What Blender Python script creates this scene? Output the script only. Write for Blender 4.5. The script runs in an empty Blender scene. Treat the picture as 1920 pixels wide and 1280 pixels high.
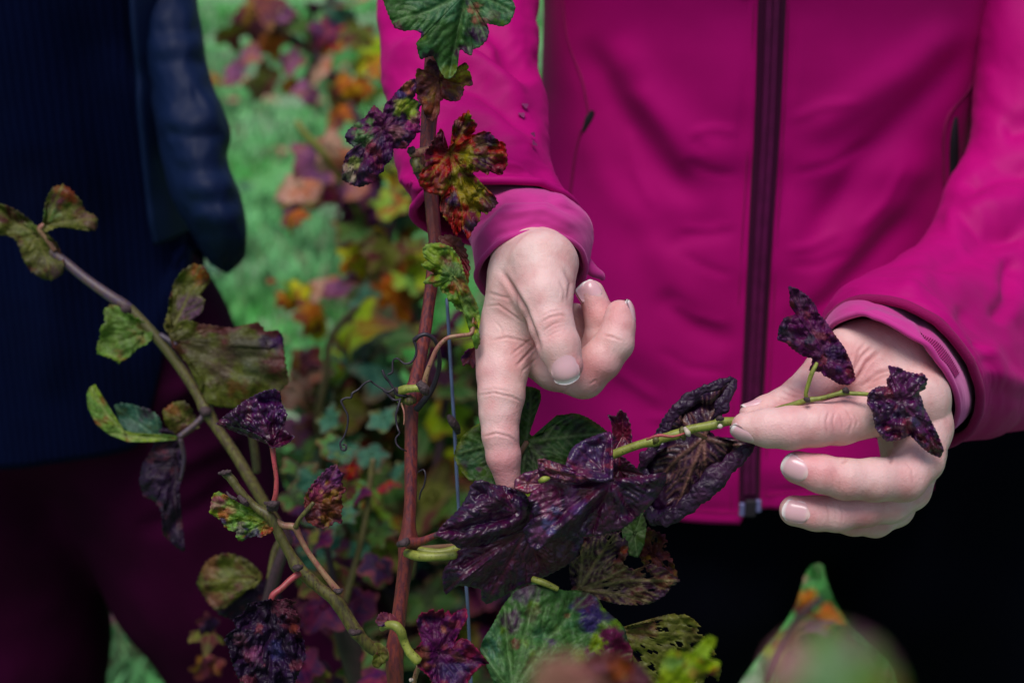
import bpy, math, random
import numpy as np
from mathutils import Vector
try:
    import openvdb
except ImportError:
    import pyopenvdb as openvdb

S = bpy.context.scene
R = math.radians

# ------------------------------------------------------------------ camera
PITCH = R(22.0)
CAMZ = 1.30
FX = 50.0 / 36.0 * 1920.0
cd = bpy.data.cameras.new('camera')
cam = bpy.data.objects.new('camera', cd)
S.collection.objects.link(cam)
cam.location = (0, 0, CAMZ)
cam.rotation_euler = (R(90) - PITCH, 0, 0)
cd.sensor_width = 36.0
cd.lens = 50.0
cd.clip_start = 0.02
cd.clip_end = 400.0
cd.dof.use_dof = True
cd.dof.focus_distance = 0.665
cd.dof.aperture_fstop = 7.1
S.camera = cam

# ------------------------------------------------------------------ world, sun, exposure
SUN_EL, SUN_AZ = 70.0, -25.0          # azimuth from straight behind the camera, negative = from the left
W = bpy.data.worlds.new('World')
S.world = W
W.use_nodes = True
nt = W.node_tree
sky = nt.nodes.new('ShaderNodeTexSky')
sky.sky_type = 'NISHITA'
sky.sun_disc = False
sky.sun_elevation = R(SUN_EL)
sky.sun_rotation = R(180 - SUN_AZ)
sky.air_density = 1.0
sky.dust_density = 2.5
sky.ozone_density = 1.5
bg = nt.nodes['Background']
bg.inputs['Strength'].default_value = 0.10
nt.links.new(sky.outputs[0], bg.inputs['Color'])
sd = bpy.data.lights.new('sun', 'SUN')
sd.energy = 2.6
sd.angle = R(28)
sd.color = (1.0, 0.96, 0.92)
sun = bpy.data.objects.new('sun', sd)
S.collection.objects.link(sun)
_d = Vector((math.sin(R(SUN_AZ)) * math.cos(R(SUN_EL)), -math.cos(R(SUN_AZ)) * math.cos(R(SUN_EL)), math.sin(R(SUN_EL))))
sun.rotation_euler = _d.to_track_quat('Z', 'Y').to_euler()
sun.location = (0, 0, 5)
S.view_settings.view_transform = 'Standard'
S.view_settings.look = 'None'
S.view_settings.gamma = 1.0
S.view_settings.use_curve_mapping = False
S.view_settings.exposure = 0.08

# ------------------------------------------------------------------ places
CP, SP = math.cos(PITCH), math.sin(PITCH)
RIGHT = np.array([1.0, 0, 0]); UP = np.array([0, SP, CP]); FWD = np.array([0, CP, -SP])
CAM = np.array([0, 0, CAMZ])
D0 = 0.665                                            # distance of the hands

def cam2w(c):                                         # camera-space metres (x right, y up, z back) -> world
    c = np.asarray(c, float)
    return CAM + c[..., 0:1] * RIGHT + c[..., 1:2] * UP - c[..., 2:3] * FWD

def w2cam(p):
    q = np.asarray(p, float) - CAM
    return np.stack([q @ RIGHT, q @ UP, -(q @ FWD)], -1)

def P(px, py, d):                                     # a sight line of the photograph at depth d (m) -> world
    px, py, d = np.broadcast_arrays(np.asarray(px, float), np.asarray(py, float), np.asarray(d, float))
    return cam2w(np.stack([(px - 960) / FX * d, (640 - py) / FX * d, -d], -1))

def topx(p):
    c = w2cam(p); d = -c[..., 2]
    return c[..., 0] / d * FX + 960, 640 - c[..., 1] / d * FX, d

# ------------------------------------------------------------------ noise
def _h(ix, iy, iz, seed):
    with np.errstate(over='ignore'):
        h = (ix.astype(np.uint32) * np.uint32(374761393) + iy.astype(np.uint32) * np.uint32(668265263)
             + iz.astype(np.uint32) * np.uint32(2246822519) + np.uint32((seed * 3266489917) & 0xffffffff))
        h = (h ^ (h >> np.uint32(13))) * np.uint32(1274126177)
        h = h ^ (h >> np.uint32(16))
    return (h & np.uint32(0xffff)).astype(np.float64) / 65535.0

def vnoise(p, seed=0):
    p = np.asarray(p, float)
    if p.shape[-1] == 2:
        p = np.concatenate([p, np.zeros(p.shape[:-1] + (1,))], -1)
    i = np.floor(p).astype(np.int64); f = p - i; u = f * f * (3 - 2 * f)
    x, y, z = i[..., 0], i[..., 1], i[..., 2]
    a, b, c = u[..., 0], u[..., 1], u[..., 2]
    o = 0
    for dx in (0, 1):
        for dy in (0, 1):
            for dz in (0, 1):
                w = (a if dx else 1 - a) * (b if dy else 1 - b) * (c if dz else 1 - c)
                o = o + w * _h(x + dx, y + dy, z + dz, seed)
    return o

def fbm(p, seed=0, n=4, gain=0.5):
    p = np.asarray(p, float); o = 0; a = 1; t = 0
    for k in range(n):
        o = o + a * vnoise(p * (2 ** k), seed + 17 * k); t += a; a *= gain
    return o / t

def sstep(a, b, x):
    t = np.clip((x - a) / (b - a), 0, 1)
    return t * t * (3 - 2 * t)

# ------------------------------------------------------------------ objects
COL = S.collection
def tag(o, label=None, cat=None, group=None, kind=None):
    if label: o['label'] = label
    if cat: o['category'] = cat
    if group: o['group'] = group
    if kind: o['kind'] = kind
    return o

def empty(name, loc, **k):
    o = bpy.data.objects.new(name, None)
    o.empty_display_size = 0.05
    COL.objects.link(o); o.location = loc
    o['_o'] = [float(v) for v in loc]
    return tag(o, **k)

def origin_of(o):
    return np.array(o['_o']) if o is not None else np.zeros(3)

def mesh(name, v, f, mat, parent=None, col=None, smooth=True, loc=None, mats=None, fm=None, **k):
    """one mesh object from world-space vertices"""
    base = origin_of(parent) if parent is not None else (np.array(loc, float) if loc is not None else np.zeros(3))
    v = np.asarray(v, float) - base
    me = bpy.data.meshes.new(name)
    if isinstance(f, np.ndarray):
        n = f.shape[1]
        me.vertices.add(len(v)); me.vertices.foreach_set('co', v.astype(np.float32).ravel())
        me.loops.add(f.size); me.loops.foreach_set('vertex_index', f.astype(np.int32).ravel())
        me.polygons.add(len(f)); me.polygons.foreach_set('loop_start', np.arange(0, f.size, n, dtype=np.int32))
        me.update(calc_edges=True); me.validate()
    else:
        me.from_pydata(v.tolist(), [], f)
    me.polygons.foreach_set('use_smooth', np.full(len(me.polygons), smooth))
    if col is not None and len(me.vertices) == len(col):
        a = me.color_attributes.new('Col', 'FLOAT_COLOR', 'POINT')
        c = np.ones((len(col), 4), np.float32); c[:, :3] = col
        a.data.foreach_set('color', c.ravel())
    for m in (mats or [mat]): me.materials.append(m)
    if fm is not None: me.polygons.foreach_set('material_index', np.asarray(fm, np.int32))
    me.update()
    o = bpy.data.objects.new(name, me)
    COL.objects.link(o)
    if parent is not None:
        o.parent = parent
        o['_o'] = [float(x) for x in base]
    else:
        o.location = base; o['_o'] = [float(x) for x in base]
    return tag(o, **k)

def normals(v, f):
    n = np.zeros_like(v)
    fn = np.cross(v[f[:, 2]] - v[f[:, 0]], v[f[:, -1]] - v[f[:, 1]])
    for k in range(f.shape[1]): np.add.at(n, f[:, k], fn)
    return n / np.maximum(np.linalg.norm(n, axis=1, keepdims=True), 1e-12)

def grid_faces(nu, nv, wrap=False):                   # nu rings of nv vertices
    i = np.arange(nu - 1)[:, None]; j = np.arange(nv if wrap else nv - 1)[None, :]
    j2 = (j + 1) % nv
    return np.stack([i * nv + j, i * nv + j2, (i + 1) * nv + j2, (i + 1) * nv + j], -1).reshape(-1, 4)

def catmull(p, n):
    p = np.asarray(p, float)
    q = np.vstack([2 * p[0] - p[1], p, 2 * p[-1] - p[-2]])
    m = len(p) - 1
    t = np.linspace(0, m, n); i = np.minimum(t.astype(int), m - 1); u = (t - i)[:, None]
    a, b, c, d = q[i], q[i + 1], q[i + 2], q[i + 3]
    return 0.5 * (2 * b + (c - a) * u + (2 * a - 5 * b + 4 * c - d) * u ** 2 + (3 * b - a - 3 * c + d) * u ** 3)

def frames(c):
    t = np.gradient(c, axis=0); t /= np.linalg.norm(t, axis=1, keepdims=True)
    n = np.cross(t[0], RIGHT if abs(t[0] @ RIGHT) < 0.9 else UP); n /= np.linalg.norm(n)
    N = [n]
    for k in range(1, len(c)):
        n = N[-1] - t[k] * (N[-1] @ t[k]); n /= np.linalg.norm(n); N.append(n)
    N = np.array(N); return t, N, np.cross(t, N)

def tube_geo(c, r, nseg=10, r2=None, cap=True, disp=None):
    """swept tube round centre line c; r, r2 the two half widths; disp(u, theta) adds to the radius"""
    c = np.asarray(c, float); n = len(c)
    r = np.broadcast_to(np.asarray(r, float), (n,)); r2 = r if r2 is None else np.broadcast_to(np.asarray(r2, float), (n,))
    t, N, B = frames(c)
    th = np.linspace(0, 2 * np.pi, nseg, endpoint=False)
    u = np.linspace(0, 1, n)
    dd = disp(u[:, None], th[None, :]) if disp else 0
    a = (r[:, None] + dd) * np.cos(th); b = (r2[:, None] + dd) * np.sin(th)
    v = (c[:, None, :] + a[..., None] * N[:, None, :] + b[..., None] * B[:, None, :]).reshape(-1, 3)
    f = grid_faces(n, nseg, True)
    if cap:
        v = np.vstack([v, c[0] - t[0] * r[0] * 0.4, c[-1] + t[-1] * r[-1] * 0.4])
        j = np.arange(nseg); j2 = (j + 1) % nseg; k0, k1 = n * nseg, n * nseg + 1
        f = np.vstack([f, np.stack([np.full(nseg, k0), j2, j, np.full(nseg, k0)], -1)[:, [0, 1, 2, 2]],
                       np.stack([np.full(nseg, k1), (n - 1) * nseg + j, (n - 1) * nseg + j2], -1)[:, [0, 1, 2, 2]]])
    return v, f

def clean(f):                                         # quads with repeated corners -> list of faces
    out = []
    for q in f.tolist():
        g = []
        for x in q:
            if x not in g: g.append(x)
        out.append(g)
    return out

def pxpath(pts, n, d0=None):                          # [(px, py, dz mm, r px)] -> world centre line and radii
    q = catmull([(a[0], a[1], a[2], a[3]) for a in pts], n)
    d = (D0 if d0 is None else d0) + q[:, 2] / 1000
    return P(q[:, 0], q[:, 1], d), np.maximum(q[:, 3], 0.4) / FX * d

def stem(name, pts, mat, parent, n=40, seg=10, d0=None, wob=0.0, seed=1, col=None, flat=1.0, **k):
    c, r = pxpath(pts, n, d0)
    if wob: r = r * (1 + wob * (vnoise(np.stack([np.arange(n) * 0.35, np.zeros(n)], -1), seed) - 0.5))
    v, f = tube_geo(c, r, seg)
    if flat != 1.0:                                   # pressed flat along the line of sight
        g_ = v[:n * seg].reshape(n, seg, 3); dd = (g_ - c[:, None]) @ FWD
        v[:n * seg] = (g_ - (dd * (1 - flat))[..., None] * FWD).reshape(-1, 3)
    return mesh(name, v, clean(f), mat, parent, **k)

def seg_dist(x, y, poly):                             # distance of points to a px polyline, and where along it
    best = np.full(x.shape, 1e9); along = np.zeros(x.shape)
    L = 0; tot = sum(math.dist(poly[i][:2], poly[i + 1][:2]) for i in range(len(poly) - 1))
    for i in range(len(poly) - 1):
        ax, ay = poly[i][:2]; bx, by = poly[i + 1][:2]
        l = math.hypot(bx - ax, by - ay) + 1e-9
        h = np.clip(((x - ax) * (bx - ax) + (y - ay) * (by - ay)) / l ** 2, 0, 1)
        dd = np.hypot(x - ax - h * (bx - ax), y - ay - h * (by - ay))
        m = dd < best; best = np.where(m, dd, best); along = np.where(m, (L + h * l) / tot, along); L += l
    return best, along

def px_folds(v, f, folds, fade=True):
    """push the cloth in and out along lines; (polyline, width px, height mm)"""
    v = np.asarray(v, float); n = normals(v, f)
    vc = n @ FWD
    if np.mean(vc[np.argsort(topx(v)[2])[:50]]) > 0: n = -n; vc = -vc
    x, y, d = topx(v); front = sstep(0.1, -0.35, vc)
    o = v.copy()
    for poly, w, h in folds:
        dist, al = seg_dist(x, y, poly)
        k = np.exp(-(dist / w) ** 2) * (sstep(0, 0.2, al) * sstep(1, 0.8, al) if fade else 1)
        o = o + n * (k * front * h / 1000)[:, None]
    return o

# ------------------------------------------------------------------ materials
def newmat(name):
    m = bpy.data.materials.new(name); m.use_nodes = True
    return m, m.node_tree, m.node_tree.nodes['Principled BSDF']

def N_(t, kind, **k):
    n = t.nodes.new(kind)
    for a, b in k.items():
        if a in n.inputs: n.inputs[a].default_value = b
        else: setattr(n, a, b)
    return n

def mixc(t, fac, a, b, mode='MIX'):
    m = t.nodes.new('ShaderNodeMix'); m.data_type = 'RGBA'; m.blend_type = mode
    for s, x in ((0, fac), (6, a), (7, b)):
        if hasattr(x, 'links') or hasattr(x, 'is_linked'): t.links.new(x, m.inputs[s])
        else: m.inputs[s].default_value = x if s == 0 else ((*x, 1) if len(x) == 3 else x)
    return m.outputs[2]

def ramp(t, src, a, b):
    m = N_(t, 'ShaderNodeMapRange'); m.interpolation_type = 'SMOOTHSTEP'
    m.inputs['From Min'].default_value = a; m.inputs['From Max'].default_value = b
    t.links.new(src, m.inputs[0]); return m.outputs[0]

def bump(t, bs, src, strength=0.3, dist=0.001, prev=None):
    b = N_(t, 'ShaderNodeBump'); b.inputs['Strength'].default_value = strength; b.inputs['Distance'].default_value = dist
    t.links.new(src, b.inputs['Height'])
    if prev is not None: t.links.new(prev, b.inputs['Normal'])
    t.links.new(b.outputs[0], bs.inputs['Normal']); return b.outputs[0]

def cloth(name, c, c2=None, rough=0.75, sheen=0.25, weave=900, wb=0.15, tint=(1, 1, 1), knit=False, spec=0.12):
    m, t, b = newmat(name)
    co = N_(t, 'ShaderNodeTexCoord').outputs['Object']
    n = N_(t, 'ShaderNodeTexNoise'); n.inputs['Scale'].default_value = 14; n.inputs['Detail'].default_value = 6
    t.links.new(co, n.inputs[0])
    c2 = c2 or tuple(x * 0.82 for x in c)
    t.links.new(mixc(t, ramp(t, n.outputs[0], 0.35, 0.7), c, c2), b.inputs['Base Color'])
    b.inputs['Roughness'].default_value = rough; b.inputs['Specular IOR Level'].default_value = spec
    b.inputs['Sheen Weight'].default_value = sheen; b.inputs['Sheen Roughness'].default_value = 0.5
    b.inputs['Sheen Tint'].default_value = (*tint, 1)
    f = N_(t, 'ShaderNodeTexNoise'); f.inputs['Scale'].default_value = weave; f.inputs['Detail'].default_value = 2
    t.links.new(co, f.inputs[0])
    pv = bump(t, b, f.outputs[0], wb, 0.0006)
    if knit:
        w = N_(t, 'ShaderNodeTexWave'); w.bands_direction = 'X'; w.inputs['Scale'].default_value = 60; w.inputs['Distortion'].default_value = 1.2
        w.inputs['Detail'].default_value = 2; t.links.new(co, w.inputs[0])
        bump(t, b, w.outputs[0], 0.4, 0.0012, pv)
    return m

def plain(name, c, rough=0.5, metal=0.0, spec=0.5, c2=None, scale=120, wb=0.2, dist=0.0005):
    m, t, b = newmat(name)
    co = N_(t, 'ShaderNodeTexCoord').outputs['Object']
    n = N_(t, 'ShaderNodeTexNoise'); n.inputs['Scale'].default_value = scale; n.inputs['Detail'].default_value = 5
    t.links.new(co, n.inputs[0])
    t.links.new(mixc(t, ramp(t, n.outputs[0], 0.3, 0.7), c, c2 or tuple(x * 0.7 for x in c)), b.inputs['Base Color'])
    b.inputs['Roughness'].default_value = rough; b.inputs['Metallic'].default_value = metal
    b.inputs['Specular IOR Level'].default_value = spec
    bump(t, b, n.outputs[0], wb, dist)
    return m

def bark(name, c, c2, scale=260, rough=0.5):
    m, t, b = newmat(name)
    co = N_(t, 'ShaderNodeTexCoord').outputs['Object']
    mp = N_(t, 'ShaderNodeMapping'); mp.inputs['Scale'].default_value = (1, 1, 0.12); t.links.new(co, mp.inputs[0])
    n = N_(t, 'ShaderNodeTexNoise'); n.inputs['Scale'].default_value = scale * 3; n.inputs['Detail'].default_value = 4
    t.links.new(mp.outputs[0], n.inputs[0])
    s = N_(t, 'ShaderNodeTexNoise'); s.inputs['Scale'].default_value = 900; t.links.new(co, s.inputs[0])
    g = N_(t, 'ShaderNodeTexNoise'); g.inputs['Scale'].default_value = 22; g.inputs['Detail'].default_value = 3; t.links.new(co, g.inputs[0])
    a = mixc(t, ramp(t, n.outputs[0], 0.4, 0.62), c, c2)
    a = mixc(t, ramp(t, s.outputs[0], 0.62, 0.7), a, tuple(x * 0.25 for x in c2))
    a = mixc(t, ramp(t, g.outputs[0], 0.4, 0.75), a, tuple(x * 0.55 for x in c))
    t.links.new(a, b.inputs['Base Color'])
    b.inputs['Roughness'].default_value = rough
    bump(t, b, n.outputs[0], 0.35, 0.0006)
    return m

def leafmat(name, rough=0.42, trans=0.25, blister=0.6, scale=230, spec=0.28):
    m, t, b = newmat(name)
    co = N_(t, 'ShaderNodeTexCoord').outputs['Object']
    at = N_(t, 'ShaderNodeAttribute'); at.attribute_name = 'Col'
    n = N_(t, 'ShaderNodeTexNoise'); n.inputs['Scale'].default_value = 420; n.inputs['Detail'].default_value = 5
    t.links.new(co, n.inputs[0])
    c = mixc(t, ramp(t, n.outputs[0], 0.35, 0.75), at.outputs['Color'], (0.62, 0.55, 0.55), 'MULTIPLY')
    vo = N_(t, 'ShaderNodeTexVoronoi'); vo.feature = 'DISTANCE_TO_EDGE'; vo.inputs['Scale'].default_value = scale
    t.links.new(co, vo.inputs['Vector'])
    c = mixc(t, ramp(t, vo.outputs[0], 0.0, 0.05), mixc(t, 0.22, c, (0.02, 0.012, 0.02)), c)
    t.links.new(c, b.inputs['Base Color'])
    r = N_(t, 'ShaderNodeMapRange'); r.inputs['To Min'].default_value = rough - 0.12; r.inputs['To Max'].default_value = rough + 0.2
    t.links.new(n.outputs[0], r.inputs[0]); t.links.new(r.outputs[0], b.inputs['Roughness'])
    b.inputs['Specular IOR Level'].default_value = spec
    v2 = ramp(t, vo.outputs[0], 0.0, 0.35)
    pv = bump(t, b, v2, blister, 0.0006)
    pv = bump(t, b, n.outputs[0], 0.2, 0.0004, pv)
    if trans > 0:
        tr = N_(t, 'ShaderNodeBsdfTranslucent'); t.links.new(c, tr.inputs[0])
        mx = N_(t, 'ShaderNodeMixShader'); mx.inputs[0].default_value = trans
        t.links.new(b.outputs[0], mx.inputs[1]); t.links.new(tr.outputs[0], mx.inputs[2])
        t.links.new(mx.outputs[0], t.nodes['Material Output'].inputs[0])
    return m

M = {}
M['jacket'] = cloth('magenta_softshell', (0.43, 0.0, 0.158), (0.37, 0.0, 0.135), 0.62, 0.05, 1100, 0.10, (1.0, 0.2, 0.7))
M['jacket_trim'] = cloth('dark_magenta_ribbing', (0.25, 0.004, 0.085), None, 0.85, 0.15, 1100, 0.6, (1, .3, .7))
M['under'] = cloth('pale_magenta_jersey', (0.50, 0.03, 0.235), (0.44, 0.025, 0.20), 0.8, 0.35, 1500, 0.12, (1, 0.5, 0.85))
M['tape'] = cloth('zip_tape', (0.045, 0.001, 0.026), None, 0.55, 0.05, 900, 0.4)
M['teeth'] = plain('zip_teeth', (0.15, 0.006, 0.085), 0.5, 0, 0.3)
M['metal'] = plain('zip_metal', (0.16, 0.15, 0.36), 0.35, 0.2)
M['blackcloth'] = cloth('black_trousers', (0.0018, 0.0020, 0.0055), None, 0.95, 0.0, 700, 0.3, spec=0.03)
M['navy'] = cloth('navy_knit', (0.0009, 0.0032, 0.024), (0.0006, 0.0020, 0.015), 0.9, 0.02, 700, 0.3, (0.2, 0.35, 1), knit=True, spec=0.05)
M['shell'] = cloth('navy_shell_jacket', (0.0025, 0.010, 0.045), None, 0.6, 0.0, 500, 0.15, spec=0.15)
M['maroon'] = cloth('maroon_trousers', (0.036, 0.001, 0.021), (0.024, 0.001, 0.014), 0.9, 0.0, 800, 0.3, (1, .3, .8), spec=0.05)
M['boot'] = plain('boot_leather', (0.02, 0.015, 0.012), 0.6)
M['pocket'] = plain('pocket_dark', (0.008, 0.002, 0.012), 0.7)
M['print'] = plain('grey_reflective_print', (0.30, 0.03, 0.17), 0.7, c2=(0.27, 0.025, 0.15), wb=0.0)
M['nail'] = None

def skinmat():
    m, t, b = newmat('skin')
    co = N_(t, 'ShaderNodeTexCoord').outputs['Object']
    at = N_(t, 'ShaderNodeAttribute'); at.attribute_name = 'Col'
    n = N_(t, 'ShaderNodeTexNoise'); n.inputs['Scale'].default_value = 90; n.inputs['Detail'].default_value = 5
    t.links.new(co, n.inputs[0])
    c = mixc(t, ramp(t, n.outputs[0], 0.35, 0.75), at.outputs['Color'], (0.90, 0.72, 0.72), 'MULTIPLY')
    t.links.new(c, b.inputs['Base Color'])
    b.inputs['Roughness'].default_value = 0.52
    b.inputs['Subsurface Weight'].default_value = 0.18
    b.inputs['Subsurface Radius'].default_value = (1.0, 0.35, 0.2)
    b.inputs['Subsurface Scale'].default_value = 0.003
    b.inputs['Specular IOR Level'].default_value = 0.4
    v = N_(t, 'ShaderNodeTexVoronoi'); v.feature = 'DISTANCE_TO_EDGE'; v.inputs['Scale'].default_value = 750
    t.links.new(co, v.inputs['Vector'])
    pv = bump(t, b, v.outputs[0], 0.35, 0.0005)
    w = N_(t, 'ShaderNodeTexNoise'); w.inputs['Scale'].default_value = 260; w.inputs['Detail'].default_value = 4; t.links.new(co, w.inputs[0])
    bump(t, b, w.outputs[0], 0.42, 0.0009, pv)
    return m
M['skin'] = skinmat()
def nailmat():
    m, t, b = newmat('nail')
    at = N_(t, 'ShaderNodeAttribute'); at.attribute_name = 'Col'
    t.links.new(at.outputs['Color'], b.inputs['Base Color'])
    b.inputs['Roughness'].default_value = 0.25; b.inputs['Subsurface Weight'].default_value = 0.1
    b.inputs['Subsurface Scale'].default_value = 0.002
    return m
M['nail'] = nailmat()
M['leaf'] = leafmat('vine_leaf', 0.50, 0.25, 0.30, 300)
M['leafgloss'] = leafmat('purple_vine_leaf', 0.37, 0.04, 0.40, 330, 0.55)
M['leafdry'] = leafmat('dry_vine_leaf', 0.52, 0.15, 0.45, 340, 0.3)
M['cane'] = bark('red_brown_cane', (0.20, 0.032, 0.026), (0.085, 0.014, 0.028))
M['cane_dark'] = bark('dark_cane', (0.05, 0.02, 0.03), (0.025, 0.012, 0.02))
M['shoot'] = bark('olive_green_shoot', (0.115, 0.105, 0.022), (0.065, 0.042, 0.02))
M['green'] = bark('pale_green_shoot', (0.27, 0.30, 0.045), (0.19, 0.20, 0.03), 120)
M['shoot_violet'] = bark('violet_brown_shoot', (0.06, 0.035, 0.075), (0.09, 0.05, 0.035))
M['petiole_red'] = bark('red_leaf_stalk', (0.42, 0.05, 0.07), (0.30, 0.06, 0.05), 160)
M['petiole_pink'] = bark('pinkish_leaf_stalk', (0.30, 0.17, 0.09), (0.26, 0.09, 0.07), 160)
M['leafroll'] = leafmat('rolled_leaf_margin', 0.50, 0.03, 0.6, 300, 0.4)
M['tendril'] = plain('dark_tendril', (0.018, 0.010, 0.022), 0.5)
M['bud'] = plain('pale_bud', (0.55, 0.45, 0.38), 0.6)
M['node'] = plain('dark_node', (0.055, 0.028, 0.035), 0.7, scale=500, wb=0.8, dist=0.002)
M['wire'] = plain('galvanised_wire', (0.11, 0.15, 0.27), 0.45, 0.2)
# ------------------------------------------------------------------ the ground
def ground():
    m, t, b = newmat('meadow_soil')
    co = N_(t, 'ShaderNodeTexCoord').outputs['Object']
    n = N_(t, 'ShaderNodeTexNoise'); n.inputs['Scale'].default_value = 3.0; n.inputs['Detail'].default_value = 8; t.links.new(co, n.inputs[0])
    g = N_(t, 'ShaderNodeTexNoise'); g.inputs['Scale'].default_value = 40; g.inputs['Detail'].default_value = 5; t.links.new(co, g.inputs[0])
    a = mixc(t, ramp(t, n.outputs[0], 0.42, 0.6), (0.10, 0.34, 0.08), (0.26, 0.32, 0.22))
    a = mixc(t, ramp(t, g.outputs[0], 0.4, 0.7), a, (0.06, 0.24, 0.08))
    t.links.new(a, b.inputs['Base Color']); b.inputs['Roughness'].default_value = 0.9
    bump(t, b, g.outputs[0], 0.6, 0.03)
    n1 = 120
    xs = np.sign(np.linspace(-1, 1, n1)) * np.abs(np.linspace(-1, 1, n1)) ** 3 * 150
    ys = np.sign(np.linspace(-1, 1, n1)) * np.abs(np.linspace(-1, 1, n1)) ** 3 * 150
    X, Y = np.meshgrid(xs, ys, indexing='ij')
    Z = (fbm(np.stack([X * 1.3, Y * 1.3], -1), 4) - 0.5) * 0.04
    v = np.stack([X, Y, Z], -1).reshape(-1, 3)
    mesh('ground', v, grid_faces(n1, n1), m, kind='structure', label='green meadow ground between the vine rows')
    # grass blades
    mg, t, b = newmat('grass_blade')
    at = N_(t, 'ShaderNodeAttribute'); at.attribute_name = 'Col'
    t.links.new(at.outputs['Color'], b.inputs['Base Color']); b.inputs['Roughness'].default_value = 0.6
    rng = np.random.default_rng(5)
    n = 210000
    y = 1.25 * (8.5 / 1.25) ** rng.random(n)
    x = (rng.random(n) * 2.6 - 1.3) * (y + 0.5)
    keep = fbm(np.stack([x * 4, y * 4], -1), 9) > 0.36
    x, y = x[keep], y[keep]; n = len(x)
    h = (0.025 + 0.045 * rng.random(n)) * (0.7 + 0.6 * vnoise(np.stack([x * 3, y * 3], -1), 3)); w = 0.0018 + 0.0022 * rng.random(n)
    w = w * (1 + y * 0.25)
    a = rng.random(n) * 6.283; lean = rng.random(n) * 0.8 * h; la = rng.random(n) * 6.283
    z = (fbm(np.stack([x * 1.3, y * 1.3], -1), 4) - 0.5) * 0.04 - 0.002
    b0 = np.stack([x - np.cos(a) * w, y - np.sin(a) * w, z], -1); b1 = np.stack([x + np.cos(a) * w, y + np.sin(a) * w, z], -1)
    m0 = np.stack([x + np.cos(la) * lean * .3 + np.cos(a) * w * .7, y + np.sin(la) * lean * .3 + np.sin(a) * w * .7, z + h * .6], -1)
    tp = np.stack([x + np.cos(la) * lean, y + np.sin(la) * lean, z + h], -1)
    v = np.stack([b0, b1, m0, tp], 1).reshape(-1, 3)
    f = (np.arange(n) * 4)[:, None] + np.array([[0, 1, 2, 3]])
    k = sstep(0.3, 0.7, fbm(np.stack([x * 3.1, y * 2.1], -1), 8, 3))[:, None]; q = rng.random(n)[:, None]
    c = (1 - k) * np.array([0.085, 0.37, 0.075]) + k * np.array([0.15, 0.40, 0.16])
    c = c * (0.6 + 0.8 * q) * (0.55 + 0.9 * sstep(.35, .65, fbm(np.stack([x * 9, y * 6], -1), 18, 3)))[:, None]
    dry = (rng.random(n) < 0.07)[:, None]
    c = np.where(dry, np.array([0.22, 0.2, 0.12]), c)
    mesh('grass', v, f, mg, col=np.repeat(c, 4, 0), kind='stuff', label='short bright green grass of the meadow behind the vine')
ground()

# ------------------------------------------------------------------ bodies by signed distance
def smin(a, b, k):
    h = np.clip(0.5 + 0.5 * (b - a) / k, 0, 1)
    return b * (1 - h) + a * h - k * h * (1 - h)

def capsule(X, Y, Z, a, b):                           # a, b = (x, y, z, r)
    ba = np.array(b[:3]) - np.array(a[:3]); l2 = ba @ ba + 1e-9
    px, py, pz = X - a[0], Y - a[1], Z - a[2]
    h = np.clip((px * ba[0] + py * ba[1] + pz * ba[2]) / l2, 0, 1)
    return np.sqrt((px - h * ba[0]) ** 2 + (py - h * ba[1]) ** 2 + (pz - h * ba[2]) ** 2) - (a[3] + (b[3] - a[3]) * h)

def chain(X, Y, Z, pts, k=2.0):
    d = None
    for i in range(len(pts) - 1):
        c = capsule(X, Y, Z, pts[i], pts[i + 1])
        d = c if d is None else smin(d, c, k)
    return d

def iso(fn, lo, hi, vox):
    n = np.ceil((np.array(hi) - lo) / vox).astype(int) + 1
    ax = [np.float32(lo[i]) + np.arange(n[i], dtype=np.float32) * np.float32(vox) for i in range(3)]
    X, Y, Z = ax[0][:, None, None], ax[1][None, :, None], ax[2][None, None, :]
    d = np.broadcast_to(fn(X, Y, Z), tuple(n)).astype(np.float32)
    g = openvdb.FloatGrid(background=float(4 * vox))
    g.copyFromArray(np.ascontiguousarray(np.clip(d, -4 * vox, 4 * vox)))
    v, q = g.convertToQuads(0.0)
    return np.asarray(v, float) * vox + np.array(lo), np.asarray(q).astype(np.int64)[:, ::-1]

def J(px, py, dz, r, d0=None):                        # joint: camera-space mm
    d = (D0 if d0 is None else d0) * 1000 + dz
    return ((px - 960) / FX * d, (640 - py) / FX * d, -d, r / FX * d)

def hand(palm, fingers, kp, vox=0.62, palm_k=9):
    palm = [[J(*p) for p in c] for c in palm]
    fingers = [[J(*p) for p in c] for c in fingers]
    def fn(X, Y, Z):
        pd = None
        for c in palm:
            e = chain(X, Y, Z, c, 3)
            pd = e if pd is None else smin(pd, e, palm_k)
        d = None
        for c, k in zip(fingers, kp):
            e = smin(pd, chain(X, Y, Z, c, 2.4), k)
            d = e if d is None else np.minimum(d, e)
        return d
    allp = np.array([p for c in palm + fingers for p in c])
    lo = (allp[:, :3] - allp[:, 3:4]).min(0) - 3; hi = (allp[:, :3] + allp[:, 3:4]).max(0) + 3
    v, f = iso(fn, lo, hi, vox)
    # relax a little so that the grid leaves no steps
    e = np.vstack([f[:, [0, 1]], f[:, [1, 2]], f[:, [2, 3]], f[:, [3, 0]]])
    for _ in range(2):
        s = np.zeros_like(v); c = np.zeros(len(v))
        np.add.at(s, e[:, 0], v[e[:, 1]]); np.add.at(s, e[:, 1], v[e[:, 0]])
        np.add.at(c, e[:, 0], 1); np.add.at(c, e[:, 1], 1)
        v = v * 0.4 + s / c[:, None] * 0.6
    def f1(p): return float(fn(np.float64(p[0]), np.float64(p[1]), np.float64(p[2])))
    return v, f, fn

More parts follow.
